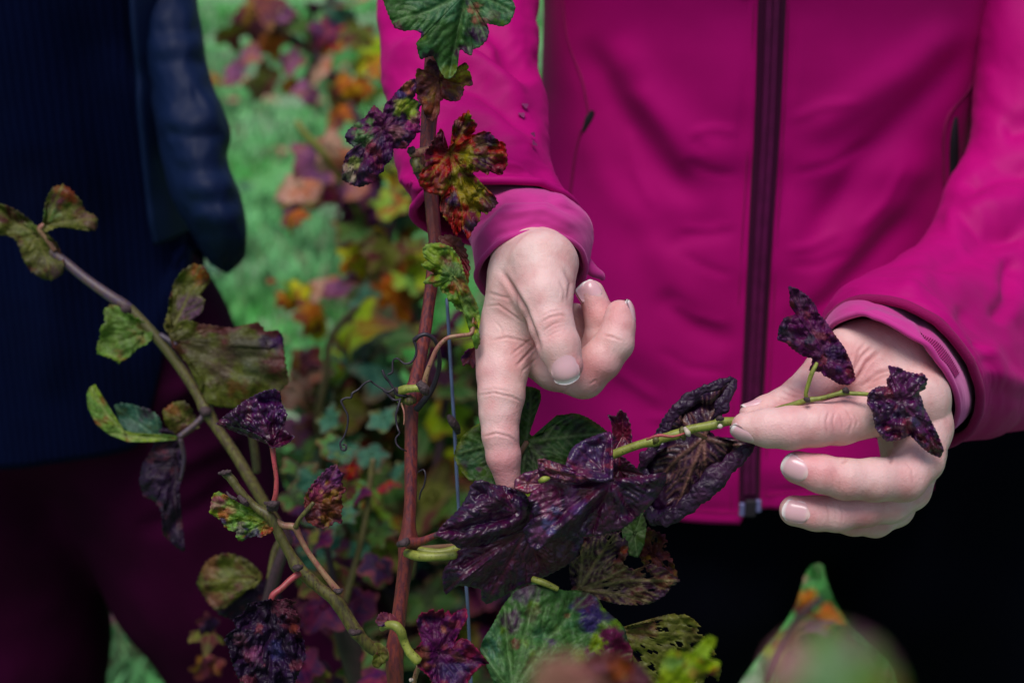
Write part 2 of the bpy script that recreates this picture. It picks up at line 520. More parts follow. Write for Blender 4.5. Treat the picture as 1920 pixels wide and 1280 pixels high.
def crease(v, f, lines):
    """skin creases: (polyline px, width mm, depth mm) pressed into what faces the camera"""
    n = normals(v, f)
    if np.mean(n[np.argsort(-v[:, 2])[:80], 2]) < 0: n = -n
    x = v[:, 0] / -v[:, 2] * FX + 960; y = 640 + v[:, 1] / v[:, 2] * FX
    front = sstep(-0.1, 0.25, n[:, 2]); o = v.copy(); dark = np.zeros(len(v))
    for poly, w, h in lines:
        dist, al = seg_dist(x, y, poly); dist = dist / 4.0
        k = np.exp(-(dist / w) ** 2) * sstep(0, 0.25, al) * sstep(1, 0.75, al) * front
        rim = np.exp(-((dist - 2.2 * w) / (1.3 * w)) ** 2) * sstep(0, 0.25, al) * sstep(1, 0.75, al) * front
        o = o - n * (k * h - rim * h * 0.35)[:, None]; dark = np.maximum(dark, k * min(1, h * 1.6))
    return o, n, x, y, dark

def tint_skin(x, y, n, dark, spots, seed):
    base = np.array([0.72, 0.49, 0.465]); red = np.array([0.66, 0.24, 0.27])
    w = np.zeros(len(x)) + 0.10
    for px, py, r, a in spots:
        w = w + a * np.exp(-((x - px) ** 2 + (y - py) ** 2) / r ** 2)
    w = 0.03 + 1.05 * w + 0.5 * (fbm(np.stack([x / 40, y / 40, n[:, 2] * 2], -1), seed) - 0.5)
    w = np.clip(w, 0, 1)[:, None]
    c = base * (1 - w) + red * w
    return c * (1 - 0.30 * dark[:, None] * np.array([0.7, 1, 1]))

def nail_patch(fn, c, nrm, tip, wid, ln, parent, curve=0.0, n1=15, n2=19, edge=0.10):
    """a fingernail lying on the skin; c, tip and nrm in camera-space mm"""
    nrm = np.array(nrm, float); nrm /= np.linalg.norm(nrm)
    t = np.array(tip, float); t -= nrm * (t @ nrm); t /= np.linalg.norm(t); s = np.cross(nrm, t)
    U, V = np.meshgrid(np.linspace(-1, 1, n1), np.linspace(-1, 1, n2), indexing='ij')
    wv = np.where(V < 0, np.sqrt(np.maximum(0, 1 - np.abs(V) ** 3 * 0.72)), np.sqrt(np.maximum(0, 1 - np.abs(V) ** 4 * 0.42)))
    uu = U * wid / 2 * wv
    vv = V * ln / 2 + (-(U ** 2) * ln * 0.10 * np.sign(V) * V ** 2)
    p = np.array(c)[None, None] + uu[..., None] * s + vv[..., None] * t + nrm * 9.0
    p = p.reshape(-1, 3); m = np.zeros(len(p))
    for _ in range(26):
        d = fn(p[:, 0] - nrm[0] * m, p[:, 1] - nrm[1] * m, p[:, 2] - nrm[2] * m)
        m = np.minimum(m + np.maximum(d, 0) * 0.9, 16)
    q = p - nrm * m[:, None]
    U, V = U.ravel(), V.ravel()
    # a nail is stiffer than the skin: level its depth along the finger
    dep = q @ nrm
    lift = 0.35 + 0.35 * np.clip(V, 0, 1) ** 2 - 0.55 * np.maximum(np.abs(U) ** 6, np.clip(-V, 0, 1) ** 8)
    med = np.median(dep.reshape(n1, n2), axis=1, keepdims=True)
    flat = (0.55 * dep.reshape(n1, n2) + 0.45 * med).ravel()
    q = q + nrm * (flat - dep + lift)[:, None]
    pink = np.array([0.66, 0.38, 0.42]); white = np.array([0.80, 0.76, 0.74]); lun = np.array([0.70, 0.48, 0.46])
    e = 0.75 * sstep(1 - 2 * edge - 0.1, 1 - 2 * edge + 0.06, V + 0.12 * U ** 2)[:, None]; l = sstep(-0.55, -0.85, V + 0.25 * U ** 2)[:, None]
    col = (pink * (1 - l) + lun * l) * (1 - e) + white * e
    f = grid_faces(n1, n2)
    # a rim that turns down into the skin gives it thickness
    rim = np.concatenate([np.arange(n2), np.arange(1, n1) * n2 + n2 - 1, (n1 - 1) * n2 + np.arange(n2 - 2, -1, -1), np.arange(n1 - 2, 0, -1) * n2])
    k = len(q); low = q[rim] - nrm * 0.9
    q = np.vstack([q, low]); col = np.vstack([col, col[rim]])
    r2 = np.roll(np.arange(len(rim)), -1)
    f = np.vstack([f, np.stack([rim, rim[r2], k + r2, k + np.arange(len(rim))], -1)])
    mesh('fingernail', cam2w(q / 1000), f, M['nail'], parent, col=col)

# ------------------------------------------------------------------ the woman
WX, WY = 0.166, 0.98                                  # her axis
woman = empty('person', (0.22, 0.97, 0.0), label='person in a zipped magenta jacket pointing at and holding a purple vine shoot', cat='person')

A_palm = [[(970, 400, 70, 68), (990, 450, 38, 73), (1001, 496, 16, 77), (997, 545, 9, 71)],
          [(985, 540, 12, 70), (960, 600, 12, 56), (944, 655, 8, 46)],
          [(1000, 540, 14, 60), (1005, 640, 16, 48)]]
A_f = [[(1018, 498, -2, 68), (1022, 555, -13, 51), (1034, 608, -19, 41), (1048, 648, -22, 39.5), (1060, 684, -23, 34)],
       [(944, 650, 8, 46), (941, 700, 3, 46.5), (940, 742, -1, 43), (937, 775, -3, 37.5), (938, 815, -5, 33.5), (944, 855, -5, 31.5), (953, 902, -3, 24)],
       [(990, 655, 16, 42), (1040, 690, 12, 41), (1094, 704, 3, 42), (1127, 675, -1, 38), (1152, 642, -1, 36), (1160, 612, 0, 30), (1162, 590, 1, 28)],
       [(1000, 650, 26, 40), (1060, 690, 26, 38), (1105, 690, 22, 37), (1128, 635, 14, 32), (1126, 596, 13, 29), (1109, 550, 14, 25)],
       [(1000, 640, 38, 38), (1060, 665, 36, 32), (1085, 640, 32, 28), (1078, 592, 26, 24)]]
vA, fA, fnA = hand(A_palm, A_f, [5.0, 7, 5, 4, 4])
cA = [([(1012, 606), (1030, 595), (1052, 590), (1066, 596)], 0.55, 0.42), ([(1016, 622), (1036, 608), (1056, 603)], 0.45, 0.35),
      ([(1022, 634), (1040, 624), (1052, 620)], 0.4, 0.22), ([(1010, 596), (1034, 584), (1058, 580)], 0.45, 0.2),
      ([(893, 742), (925, 736), (960, 744), (985, 756)], 0.5, 0.45), ([(897, 733), (930, 729), (965, 736)], 0.5, 0.2), ([(900, 820), (930, 812), (955, 818), (972, 832)], 0.5, 0.5),
      ([(935, 498), (958, 535), (984, 578), (1004, 630), (1017, 674)], 1.1, 1.4),
      ([(905, 575), (935, 572), (975, 600), (995, 610)], 0.55, 0.35), ([(912, 548), (940, 556), (960, 560)], 0.6, 0.3),
      ([(915, 640), (950, 632), (985, 640), (1005, 655)], 0.55, 0.35), ([(965, 690), (985, 668), (1010, 640)], 0.6, 0.5),
      ([(955, 668), (975, 652), (1000, 632)], 0.5, 0.3), ([(975, 700), (990, 685), (1012, 668)], 0.5, 0.3), ([(925, 600), (940, 615), (945, 640)], 0.5, 0.25),
      ([(1130, 628), (1150, 632), (1168, 640)], 0.5, 0.5), ([(1102, 722), (1118, 712), (1122, 726)], 0.5, 0.25),
      ([(1040, 745), (1075, 720), (1092, 690)], 0.6, 0.15), ([(1055, 500), (1070, 530), (1062, 570)], 0.9, 0.5), ([(1046, 520), (1058, 545), (1056, 572)], 0.6, 0.3)]
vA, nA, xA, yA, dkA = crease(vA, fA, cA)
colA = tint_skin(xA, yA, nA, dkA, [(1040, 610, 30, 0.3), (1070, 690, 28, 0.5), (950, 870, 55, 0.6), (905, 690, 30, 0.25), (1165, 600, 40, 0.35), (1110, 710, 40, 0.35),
                                   (985, 660, 40, 0.3), (1140, 700, 40, 0.35), (1108, 570, 30, 0.35), (960, 780, 40, 0.2)], 3)

B_palm = [[(1708, 668, 112, 46), (1690, 690, 80, 56), (1674, 702, 46, 70), (1688, 710, 20, 60)],
          [(1688, 696, 20, 58), (1720, 742, 10, 50)],
          [(1696, 700, 24, 58), (1732, 802, 12, 49)],
          [(1690, 700, 26, 66), (1722, 850, 22, 46)],
          [(1690, 720, 38, 60), (1700, 900, 34, 40)],
          [(1645, 668, 28, 60), (1598, 674, 26, 50), (1640, 760, 20, 46)]]
B_f = [[(1722, 744, 6, 50), (1650, 772, -6, 44), (1576, 790, -15, 43), (1530, 796, -18, 40.5), (1482, 802, -19, 40), (1440, 802, -18, 36), (1399, 800, -16, 28)],
       [(1612, 652, 34, 52), (1554, 693, 16, 43), (1498, 742, 6, 34), (1470, 757, 2, 30), (1436, 770, 0, 28), (1406, 776, -3, 20)],
       [(1732, 800, 10, 49), (1722, 860, 0, 47), (1694, 896, -9, 43), (1640, 899, -15, 40), (1584, 898, -18, 38), (1540, 888, -18, 35.5), (1496, 876, -16, 31)],
       [(1724, 850, 20, 45), (1702, 915, 10, 42), (1668, 942, 2, 38), (1620, 952, -4, 34.5), (1568, 962, -7, 34), (1530, 962, -7, 32), (1490, 957, -6, 29)],
       [(1704, 890, 32, 40), (1676, 950, 24, 37), (1640, 972, 16, 34), (1600, 974, 11, 29), (1560, 970, 8, 26)]]
vB, fB, fnB = hand(B_palm, B_f, [9, 9, 6, 5, 5])
cB = [([(1556, 765), (1549, 790), (1552, 820)], 0.5, 0.4), ([(1566, 770), (1561, 792), (1566, 815)], 0.45, 0.3), ([(1585, 765), (1598, 790), (1590, 816)], 0.5, 0.35), ([(1574, 775), (1579, 792), (1577, 812)], 0.4, 0.3),
      ([(1600, 775), (1608, 790), (1604, 806)], 0.4, 0.2), ([(1540, 770), (1536, 792), (1540, 812)], 0.4, 0.15),
      ([(1462, 728), (1480, 738), (1500, 748)], 0.5, 0.4), ([(1472, 720), (1490, 730), (1508, 740)], 0.45, 0.35), ([(1456, 740), (1470, 748), (1482, 752)], 0.4, 0.3),
      ([(1602, 720), (1625, 680), (1655, 650)], 0.8, 0.75), ([(1595, 705), (1615, 668), (1640, 645)], 0.7, 0.55), ([(1612, 728), (1645, 700), (1690, 685)], 0.8, 0.6),
      ([(1600, 690), (1612, 655), (1625, 640)], 0.6, 0.4), ([(1625, 722), (1655, 706), (1690, 700)], 0.6, 0.45), ([(1640, 742), (1680, 716), (1720, 712)], 0.7, 0.25),
      ([(1590, 860), (1582, 866), (1576, 868)], 0.7, 0.5), ([(1555, 875), (1562, 900), (1560, 925)], 0.45, 0.22), ([(1565, 872), (1574, 900), (1572, 928)], 0.4, 0.2),
      ([(1545, 935), (1554, 960), (1552, 985)], 0.45, 0.2), ([(1570, 935), (1580, 962), (1576, 988)], 0.4, 0.28), ([(1562, 936), (1566, 960), (1565, 984)], 0.4, 0.2),
      ([(1660, 845), (1672, 862), (1668, 872)], 0.8, 0.5), ([(1690, 860), (1710, 880), (1712, 915)], 0.5, 0.2), ([(1478, 800), (1486, 830), (1484, 850)], 0.5, 0.1)]
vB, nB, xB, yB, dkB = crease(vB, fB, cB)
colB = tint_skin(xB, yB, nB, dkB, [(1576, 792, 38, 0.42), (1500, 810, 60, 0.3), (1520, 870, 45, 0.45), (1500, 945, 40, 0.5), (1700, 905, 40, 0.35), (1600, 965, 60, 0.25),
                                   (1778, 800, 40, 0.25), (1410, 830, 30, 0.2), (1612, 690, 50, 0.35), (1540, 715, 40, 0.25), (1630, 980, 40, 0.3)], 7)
# forearms that run on into the sleeves, and the trunk under the jacket
def c_tube(pts, n=24, seg=28):
    q = catmull(pts, n); d = q[:, 2]
    return tube_geo(P(q[:, 0], q[:, 1], d), q[:, 3] / FX * d, seg)
parts = [(cam2w(vA / 1000), fA, colA), (cam2w(vB / 1000), fB, colB)]
for pts in ([(984, 440, 0.712, 62), (955, 385, 0.738, 64), (905, 300, 0.778, 70), (867, 170, 0.815, 76), (859, 60, 0.85, 78), (853, -60, 0.89, 80), (845, -255, 0.93, 85), (920, -480, 0.93, 85)],
            [(1694, 682, 0.752, 62), (1730, 660, 0.778, 66), (1814, 633, 0.82, 80), (1881, 587, 0.855, 90), (1951, 502, 0.885, 95), (2014, 395, 0.91, 95), (2040, 250, 0.93, 95), (2050, 80, 0.94, 95), (2030, -200, 0.95, 95), (2000, -480, 0.95, 95)]):
    v_, f_ = c_tube(pts); parts.append((v_, f_, np.tile([0.66, 0.445, 0.37], (len(v_), 1))))
z_ = np.linspace(0.90, 1.47, 30)
w_ = np.interp(z_, [0.80, 0.9, 1.06, 1.25, 1.38, 1.42, 1.47], [0.14, 0.15, 0.11, 0.13, 0.15, 0.07, 0.045])
v_, f_ = tube_geo(np.stack([np.full(30, WX), np.full(30, WY + 0.02), z_], -1), w_ * 0.80, 40, w_ * 0.40)
parts.append((v_, f_, np.tile([0.66, 0.445, 0.37], (len(v_), 1))))
off = 0; V_, F_, C_ = [], [], []
for v_, f_, c_ in parts:
    V_.append(v_); F_.append(f_ + off); C_.append(c_); off += len(v_)
F_ = np.vstack(F_); good = F_[:, 2] != F_[:, 3]
body = mesh('body', np.vstack(V_), F_[good], M['skin'], woman, col=np.vstack(C_))

def campt(px, py, dz=0):
    j = J(px, py, dz, 0); return np.array(j[:3])
nail_patch(fnA, campt(1057.5, 686, -30), (-0.10, 0.10, 1), (0.24, -0.97, 0), 12.8, 16.5, body, edge=0.09)
nail_patch(fnA, campt(1184, 583, 0), (0.93, 0.12, 0.42), (0.05, 1, 0), 8.6, 11.5, body, edge=0.07)
nail_patch(fnA, campt(1113, 540, 8), (0.62, 0.45, 0.62), (-0.5, 0.85, 0), 7.8, 10.5, body, edge=0.07)
nail_patch(fnB, campt(1393, 812, -18), (-0.35, -0.62, 0.75), (-1, 0.18, 0), 9.5, 13.0, body)
nail_patch(fnB, campt(1410, 757, -2), (-0.25, 0.85, 0.45), (-1, -0.1, 0), 8.0, 11, body)
nail_patch(fnB, campt(1488, 882, -24), (-0.42, -0.18, 0.90), (-1, 0.35, 0), 11.0, 13.5, body)
nail_patch(fnB, campt(1491, 962, -14), (-0.40, -0.15, 0.92), (-1, 0.10, 0), 10.4, 13.0, body)

# ------------------------------------------------------------------ the jacket
def torso(cx, cy, zs, prof, nu, nv, a0=0.0, a1=2 * np.pi, shape=1.0, dy=None):
    """half width a(z), half depth b(z), axis shift in y; angle measured from straight at the camera"""
    z = np.linspace(zs[0], zs[1], nu); zz = [p[0] for p in prof]
    a = np.interp(z, zz, [p[1] for p in prof]); b = np.interp(z, zz, [p[2] for p in prof]); s = np.interp(z, zz, [p[3] for p in prof])
    def sm(q):
        k = np.ones(9) / 9; return np.convolve(np.pad(q, 4, mode='edge'), k, 'valid')
    a, b, s = sm(a), sm(b), sm(s)
    th = np.linspace(a0, a1, nv)
    sx = np.sign(np.sin(th)) * np.abs(np.sin(th)) ** shape; cy_ = np.sign(np.cos(th)) * np.abs(np.cos(th)) ** shape
    X = cx + a[:, None] * sx[None]; Y = cy + s[:, None] - b[:, None] * cy_[None]; Z = np.repeat(z[:, None], nv, 1)
    return np.stack([X, Y, Z], -1)

prof = [(0.80, 0.188, 0.112, 0.0), (0.86, 0.184, 0.112, 0.0), (0.95, 0.172, 0.110, 0.003), (1.05, 0.158, 0.104, 0.008), (1.15, 0.156, 0.104, 0.006), (1.25, 0.165, 0.112, 0.0), (1.36, 0.175, 0.11, 0.0), (1.42, 0.12, 0.09, 0.01), (1.46, 0.065, 0.06, 0.02)]
NU, NV = 230, 300
g = torso(WX, WY, (0.824, 1.46), prof, NU, NV, -np.pi, np.pi, 0.92)
# big soft folds and small puckers
X, Y, Z = g[..., 0], g[..., 1], g[..., 2]
f1 = fbm(np.stack([(X - WX) * 9 + (Z - 1) * 5, (Z - 1) * 9 - (X - WX) * 3, Y * 4], -1), 21, 3) - 0.5
cen = np.exp(-((X - WX) / 0.035) ** 2)
f2 = (vnoise(np.stack([(X - WX) * 8, Z * 55, Y * 5], -1), 31) - 0.5) * cen
g = g + np.stack([np.zeros_like(X), -(f1 * 0.006 * (1 - 0.8 * np.exp(-((X - WX) / 0.02) ** 2)) + f2 * 0.0022), np.zeros_like(X)], -1)
X = WX + (X - WX) * np.where(X < WX, 1 - 0.075 * sstep(1.02, 1.10, Z), 1.0); g[..., 0] = X
# the two fronts: the left one hangs 9 mm lower at the zip
hemw = sstep(0.88, 0.824, Z) * np.where(X < WX - 0.006, 1.0, 0.0) * sstep(WX - 0.16, WX - 0.01, X) * (Y < WY)
g[..., 2] -= 0.012 * hemw
fT = grid_faces(NU, NV)
vT = px_folds(g.reshape(-1, 3), fT, [
    ([(1090, 60), (1150, 190), (1230, 300), (1330, 400)], 29, -3.60), ([(1150, 60), (1220, 190), (1300, 270), (1400, 320)], 37, 3.00),
    ([(1080, 200), (1130, 330), (1230, 470), (1330, 620)], 34, 2.40), ([(1240, 470), (1300, 440), (1390, 430)], 19, -1.50),
    ([(1845, 60), (1760, 160), (1620, 300), (1500, 480)], 29, -4.20), ([(1800, 30), (1700, 130), (1560, 220), (1480, 270)], 34, 3.60),
    ([(1760, 260), (1680, 360), (1590, 470), (1490, 600)], 36, 3.60), ([(1720, 380), (1640, 470), (1540, 580), (1450, 640)], 26, -3.00),
    ([(1640, 520), (1560, 620), (1480, 740)], 34, 2.40), ([(1100, 560), (1180, 640), (1290, 700), (1380, 720)], 42, 2.40), ([(1230, 540), (1300, 610), (1385, 650)], 22, -2.40),
    ([(1480, 300), (1600, 330), (1740, 300)], 34, 1.80), ([(1150, 450), (1250, 430), (1380, 400)], 34, -1.50),
    ([(1190, 150), (1250, 240), (1300, 330)], 22, 1.80), ([(1120, 700), (1250, 800), (1380, 840)], 39, -2.40), ([(1460, 860), (1600, 880), (1800, 830)], 34, 1.80),
    ([(1260, 948), (1330, 955), (1388, 956)], 7, -1.2), ([(1420, 925), (1500, 918), (1600, 905), (1750, 870)], 7, -1.2)])
vT = px_folds(vT, fT, [([(x0 + 22, 0), (x0 + 12, 300), (x0 - 8, 600), (x0 - 24, 980)], 4, -1.6) for x0 in (1380, 1464)], fade=False)
vT = px_folds(vT, fT, [([(1470, 470), (1520, 462), (1580, 430)], 7, 1.0), ([(1472, 500), (1530, 500), (1600, 470)], 6, -0.9), ([(1475, 600), (1530, 590), (1590, 560)], 7, 1.0), ([(1465, 720), (1520, 700), (1570, 660)], 7, 1.0), ([(1460, 780), (1530, 770), (1600, 730)], 8, -1.0),
    ([(1385, 250), (1340, 240), (1290, 250)], 7, 0.9), ([(1383, 330), (1330, 322), (1280, 300)], 7, -0.9), ([(1380, 420), (1330, 430), (1270, 425)], 7, 1.0), ([(1375, 520), (1320, 500), (1270, 470)], 7, -1.0), ([(1370, 610), (1300, 590), (1250, 560)], 7, 1.0), ([(1365, 700), (1290, 690), (1230, 650)], 8, -1.0), ([(1360, 800), (1290, 790), (1200, 780)], 8, 1.0),
    ([(1475, 230), (1540, 200), (1620, 190)], 8, 0.9), ([(1480, 330), (1560, 310), (1640, 260)], 8, -0.9), ([(1180, 230), (1190, 320), (1230, 400)], 8, 1.2), ([(1700, 300), (1660, 380), (1600, 440)], 8, 1.2), ([(1760, 500), (1700, 560), (1620, 600)], 9, -1.2), ([(1110, 620), (1160, 700), (1250, 760)], 9, 1.2), ([(1300, 260), (1310, 275), (1325, 283)], 6, -1.0)])
jacket = mesh('jacket', vT, fT, M['jacket'], woman, label='magenta softshell jacket zipped up the front')
sol = jacket.modifiers.new('thickness', 'SOLIDIFY'); sol.thickness = 0.003; sol.offset = -1

def front_y(x, z):                                    # the jacket's front surface
    G = vT.reshape(NU, NV, 3); i = int(np.clip((z - 0.824) / 0.636 * (NU - 1), 0, NU - 1))
    row = G[i][G[i][:, 1] < WY + 0.01]; row = row[np.argsort(row[:, 0])]
    return float(np.interp(x, row[:, 0], row[:, 1]))

def jpt(px, py, off=0.0):                             # point of the jacket front under a sight line
    lo, hi = 0.6, 1.25
    for d in np.linspace(0.7, 1.2, 400):
        p = P(px, py, d)
        if WX - 0.19 < p[0] < WX + 0.19 and 0.80 <= p[2] <= 1.45 and p[1] >= front_y(p[0], p[2]) - off: return p
    return P(px, py, 0.95)

def ribbon(name, pts, w, mat, parent, off=0.002, n=60, thick=0.0015, crown=0.0, m=7):
    c = catmull([jpt(*p) for p in pts], n)
    k = np.ones(5) / 5
    for a in range(3): c[:, a] = np.convolve(np.pad(c[:, a], 2, mode='edge'), k, 'valid')
    t = np.gradient(c, axis=0); t /= np.linalg.norm(t, axis=1, keepdims=True)
    out = np.tile([0.0, -1.0, 0.0], (n, 1)); s = np.cross(t, out); s /= np.linalg.norm(s, axis=1, keepdims=True); out = np.cross(s, t)
    w = np.interp(np.linspace(0, 1, n), np.linspace(0, 1, len(w)), w) if np.ndim(w) else np.full(n, w)
    u = np.linspace(-1, 1, m)
    top = c[:, None] + s[:, None] * (u[None, :, None] * w[:, None, None] / 2) + out[:, None] * (off + crown * (1 - u ** 2))[None, :, None]
    bot0 = c - s * w[:, None] / 2 - out * thick; bot1 = c + s * w[:, None] / 2 - out * thick
    full = np.concatenate([bot0[:, None], top, bot1[:, None]], 1)
    o = mesh(name, full.reshape(-1, 3), grid_faces(n, m + 2), mat, parent)
    return o, c, t, s, out

ZL = [(1452, -120), (1447, 0), (1437, 250), (1425, 450), (1412, 700), (1405, 850), (1404, 955)]
tape, zc, ztan, zs_, zo = ribbon('zip_tape', ZL, [0.0165, 0.0165, 0.0155, 0.0150, 0.0140, 0.0138], M['tape'], jacket, off=0.0028, n=120, crown=0.0006)
# coil teeth on both sides of the slit
cum = np.concatenate([[0], np.cumsum(np.linalg.norm(np.diff(zc, axis=0), axis=1))])
k = int(cum[-1] / 0.0021); s_ = np.linspace(0.003, cum[-1] - 0.014, k)
cc = np.stack([np.interp(s_, cum, zc[:, a]) for a in range(3)], -1)
ss = np.stack([np.interp(s_, cum, zs_[:, a]) for a in range(3)], -1); oo = np.stack([np.interp(s_, cum, zo[:, a]) for a in range(3)], -1)
tt = np.cross(ss, oo)
vv, ff = [], []
cube = np.array([[x, y, z] for x in (-1, 1) for y in (-1, 1) for z in (-1, 1)], float)
cf = np.array([[0, 1, 3, 2], [4, 6, 7, 5], [0, 4, 5, 1], [2, 3, 7, 6], [0, 2, 6, 4], [1, 5, 7, 3]])
for side in (-1, 1):
    b = cc + ss * side * 0.0021 + oo * 0.0039
    for q in cube:
        pass
    pts = b[:, None] + (cube[None, :, 0:1] * 0.0017) * ss[:, None] + (cube[None, :, 1:2] * 0.00062) * tt[:, None] + (cube[None, :, 2:3] * 0.0007) * oo[:, None]
    o0 = sum(len(x) for x in vv)
    vv.append(pts.reshape(-1, 3)); ff.append((cf[None] + (np.arange(k) * 8)[:, None, None]).reshape(-1, 4) + o0)
mesh('zip_teeth', np.vstack(vv), np.vstack(ff), M['teeth'], jacket, smooth=False, kind='stuff')
# stitches beside the zip, along the seams
def stitches(paths, step=0.0026):
    vv, ff, n0 = [], [], 0
    for pts in paths:
        c = catmull([jpt(*p) for p in pts], 60)
        cu = np.concatenate([[0], np.cumsum(np.linalg.norm(np.diff(c, axis=0), axis=1))])
        for s in np.arange(0.002, cu[-1] - 0.002, step):
            a = np.array([np.interp(s, cu, c[:, i]) for i in range(3)]); b = np.array([np.interp(s + step * 0.6, cu, c[:, i]) for i in range(3)])
            t = b - a; l = np.linalg.norm(t); t /= l; o = np.array([0, -1.0, 0]); s1 = np.cross(t, o)
            m_ = (a + b) / 2 + o * 0.0005
            vv.append(m_ + cube[:, 0:1] * t * l / 2 + cube[:, 1:2] * s1 * 0.00028 + cube[:, 2:3] * o * 0.0004); ff.append(cf + n0); n0 += 8
    mesh('stitching', np.vstack(vv), np.vstack(ff), M['jacket_trim'], jacket, smooth=False, kind='stuff')
stitches([[(p[0] + dx, p[1]) for p in ZL] for dx in (-34, 32)] + [[(1262, 951), (1330, 958), (1386, 960)], [(1424, 928), (1500, 921), (1600, 908), (1700, 885)]])
ribbon('seam', [(1050, -60), (1062, 60), (1092, 150), (1106, 225)], 0.0022, M['jacket_trim'], jacket, off=0.0008, n=40, m=3)
ribbon('seam', [(1900, -60), (1872, 20), (1835, 90), (1822, 160), (1775, 220), (1768, 300), (1772, 372)], 0.0022, M['jacket_trim'], jacket, off=0.0010, n=50, m=3)
ribbon('seam', [(1092, 240), (1078, 300), (1068, 380), (1068, 430)], 0.0022, M['jacket_trim'], jacket, off=0.0008, n=30, m=3)
ribbon('pocket_zip', [(1093, 246), (1105, 225), (1112, 205)], [0.002, 0.006, 0.002], M['pocket'], jacket, off=0.0020, n=20, m=3)
ribbon('pocket_zip', [(1792, 215), (1787, 260), (1786, 330), (1778, 372)], [0.002, 0.0065, 0.007, 0.002], M['pocket'], jacket, off=0.0022, n=20, m=3)

# slider and its housing at the foot of the zip
zb = jpt(1404, 946); up = np.array([0, 0.12, 0.99]); up /= np.linalg.norm(up); ot = np.array([0, -0.99, 0.12]); rt = np.array([1.0, 0, 0])
def box_on(name, cx, cz, w, h, dth, off, mat, bev=0.0008):
    c = zb + rt * cx + up * cz + ot * off
    v = c + cube[:, 0:1] * rt * w / 2 + cube[:, 1:2] * ot * dth / 2 + cube[:, 2:3] * up * h / 2
    o = mesh(name, v, cf, mat, jacket, smooth=False)
    b_ = o.modifiers.new('bevel', 'BEVEL'); b_.width = bev; b_.segments = 3
    return o
box_on('zip_stop', -0.0056, -0.0012, 0.0036, 0.0095, 0.003, 0.0055, M['metal'])
box_on('zip_stop', 0.0056, 0.0015, 0.0036, 0.0090, 0.003, 0.0055, M['metal'])
box_on('zip_slider', 0.0002, 0.0, 0.0078, 0.0125, 0.0038, 0.0062, M['pocket'], 0.0015)

# sleeves: rings between two outline points, the near side bulging towards the camera
def loft(pairs, n, seg, mat, name, parent, folds=(), seed=1, amp=0.002, solid=0.002, freq=(9.0, 1.2), extra=None, **k):
    q = catmull(pairs, n)                             # x0 y0 x1 y1 d bulge_px half_depth
    th = np.linspace(0, 2 * np.pi, seg, endpoint=False)[None]
    cx, cy = (q[:, 0] + q[:, 2]) / 2, (q[:, 1] + q[:, 3]) / 2
    mx, my = (q[:, 2] - q[:, 0]) / 2, (q[:, 3] - q[:, 1]) / 2
    l = np.hypot(mx, my); nx, ny = my / l, -mx / l    # towards image top for pairs that run left to right
    c, s_ = np.cos(th), np.sin(th)
    X = cx[:, None] + c * mx[:, None] + s_ * (nx * q[:, 5])[:, None]
    Y = cy[:, None] + c * my[:, None] + s_ * (ny * q[:, 5])[:, None]
    D = q[:, 4][:, None] - s_ * q[:, 6][:, None]
    v = P(X, Y, D).reshape(-1, 3); f = grid_faces(n, seg, True)
    nn = normals(v, f)
    ctr = P(cx, cy, q[:, 4])
    if np.mean(np.sum(nn.reshape(n, seg, 3) * (v.reshape(n, seg, 3) - ctr[:, None]), -1)) < 0: f = f[:, ::-1]; nn = -nn
    u = np.linspace(0, 1, n)[:, None]
    z = fbm(np.stack([u * freq[0] + 0.2 * s_ * c, c * freq[1] + 0 * u, s_ * freq[1] + 0 * u], -1), seed, 4) - 0.5
    o = z * amp * 2
    if extra: o = o + extra(u, th)
    v = v + nn * o.reshape(-1, 1)
    v = px_folds(v, f, folds) if folds else v
    ob = mesh(name, v, f, mat, parent, **k)
    if solid:
        m = ob.modifiers.new('thickness', 'SOLIDIFY'); m.thickness = solid; m.offset = -1
    return ob, v.reshape(n, seg, 3)

def rope(name, ring, r, mat, parent, **k):            # a rolled hem along the last ring of a sleeve
    c = np.vstack([ring, ring[:1]]); c = catmull(c, 160)
    v, f = tube_geo(c, r, 10, cap=False)
    return mesh(name, v, f[f[:, 2] != f[:, 3]], mat, parent, **k)

def hemroll(u0, w, h):
    return lambda u, th: h * np.exp(-((u - u0) / w) ** 2)

# the arm on the left of the picture
sA, gA = loft([(760, -560, 1110, -560, 0.93, 20, 0.055), (690, -250, 1000, -260, 0.93, 20, 0.055), (706, -60, 1012, -60, 0.89, 30, 0.050), (715, 60, 1015, 60, 0.85, 34, 0.047), (722, 170, 1019, 175, 0.812, 40, 0.046),
       (738, 270, 1028, 280, 0.780, 48, 0.046), (760, 345, 1050, 352, 0.748, 56, 0.044), (774, 394, 1068, 398, 0.730, 62, 0.042)],
       170, 130, M['jacket'], 'sleeve', jacket, seed=3, amp=0.0042, freq=(10, 1.0), folds=[
       ([(712, 70), (800, 34), (900, 80), (990, 150)], 15, -7), ([(715, 115), (800, 80), (900, 120), (1005, 205)], 18, 6), ([(718, 165), (800, 135), (900, 165), (1010, 265)], 18, -5),
       ([(735, 240), (830, 205), (920, 225), (1020, 320)], 24, 5), ([(800, 290), (880, 262), (970, 290), (1040, 356)], 15, -5), ([(880, 0), (950, 70), (1000, 160)], 22, -9),
       ([(742, 325), (790, 352), (850, 345)], 12, 4), ([(820, 320), (900, 300), (980, 318), (1040, 366)], 10, 3.5)])
rope('hem', gA[-1], 0.0022, M['jacket'], sA)
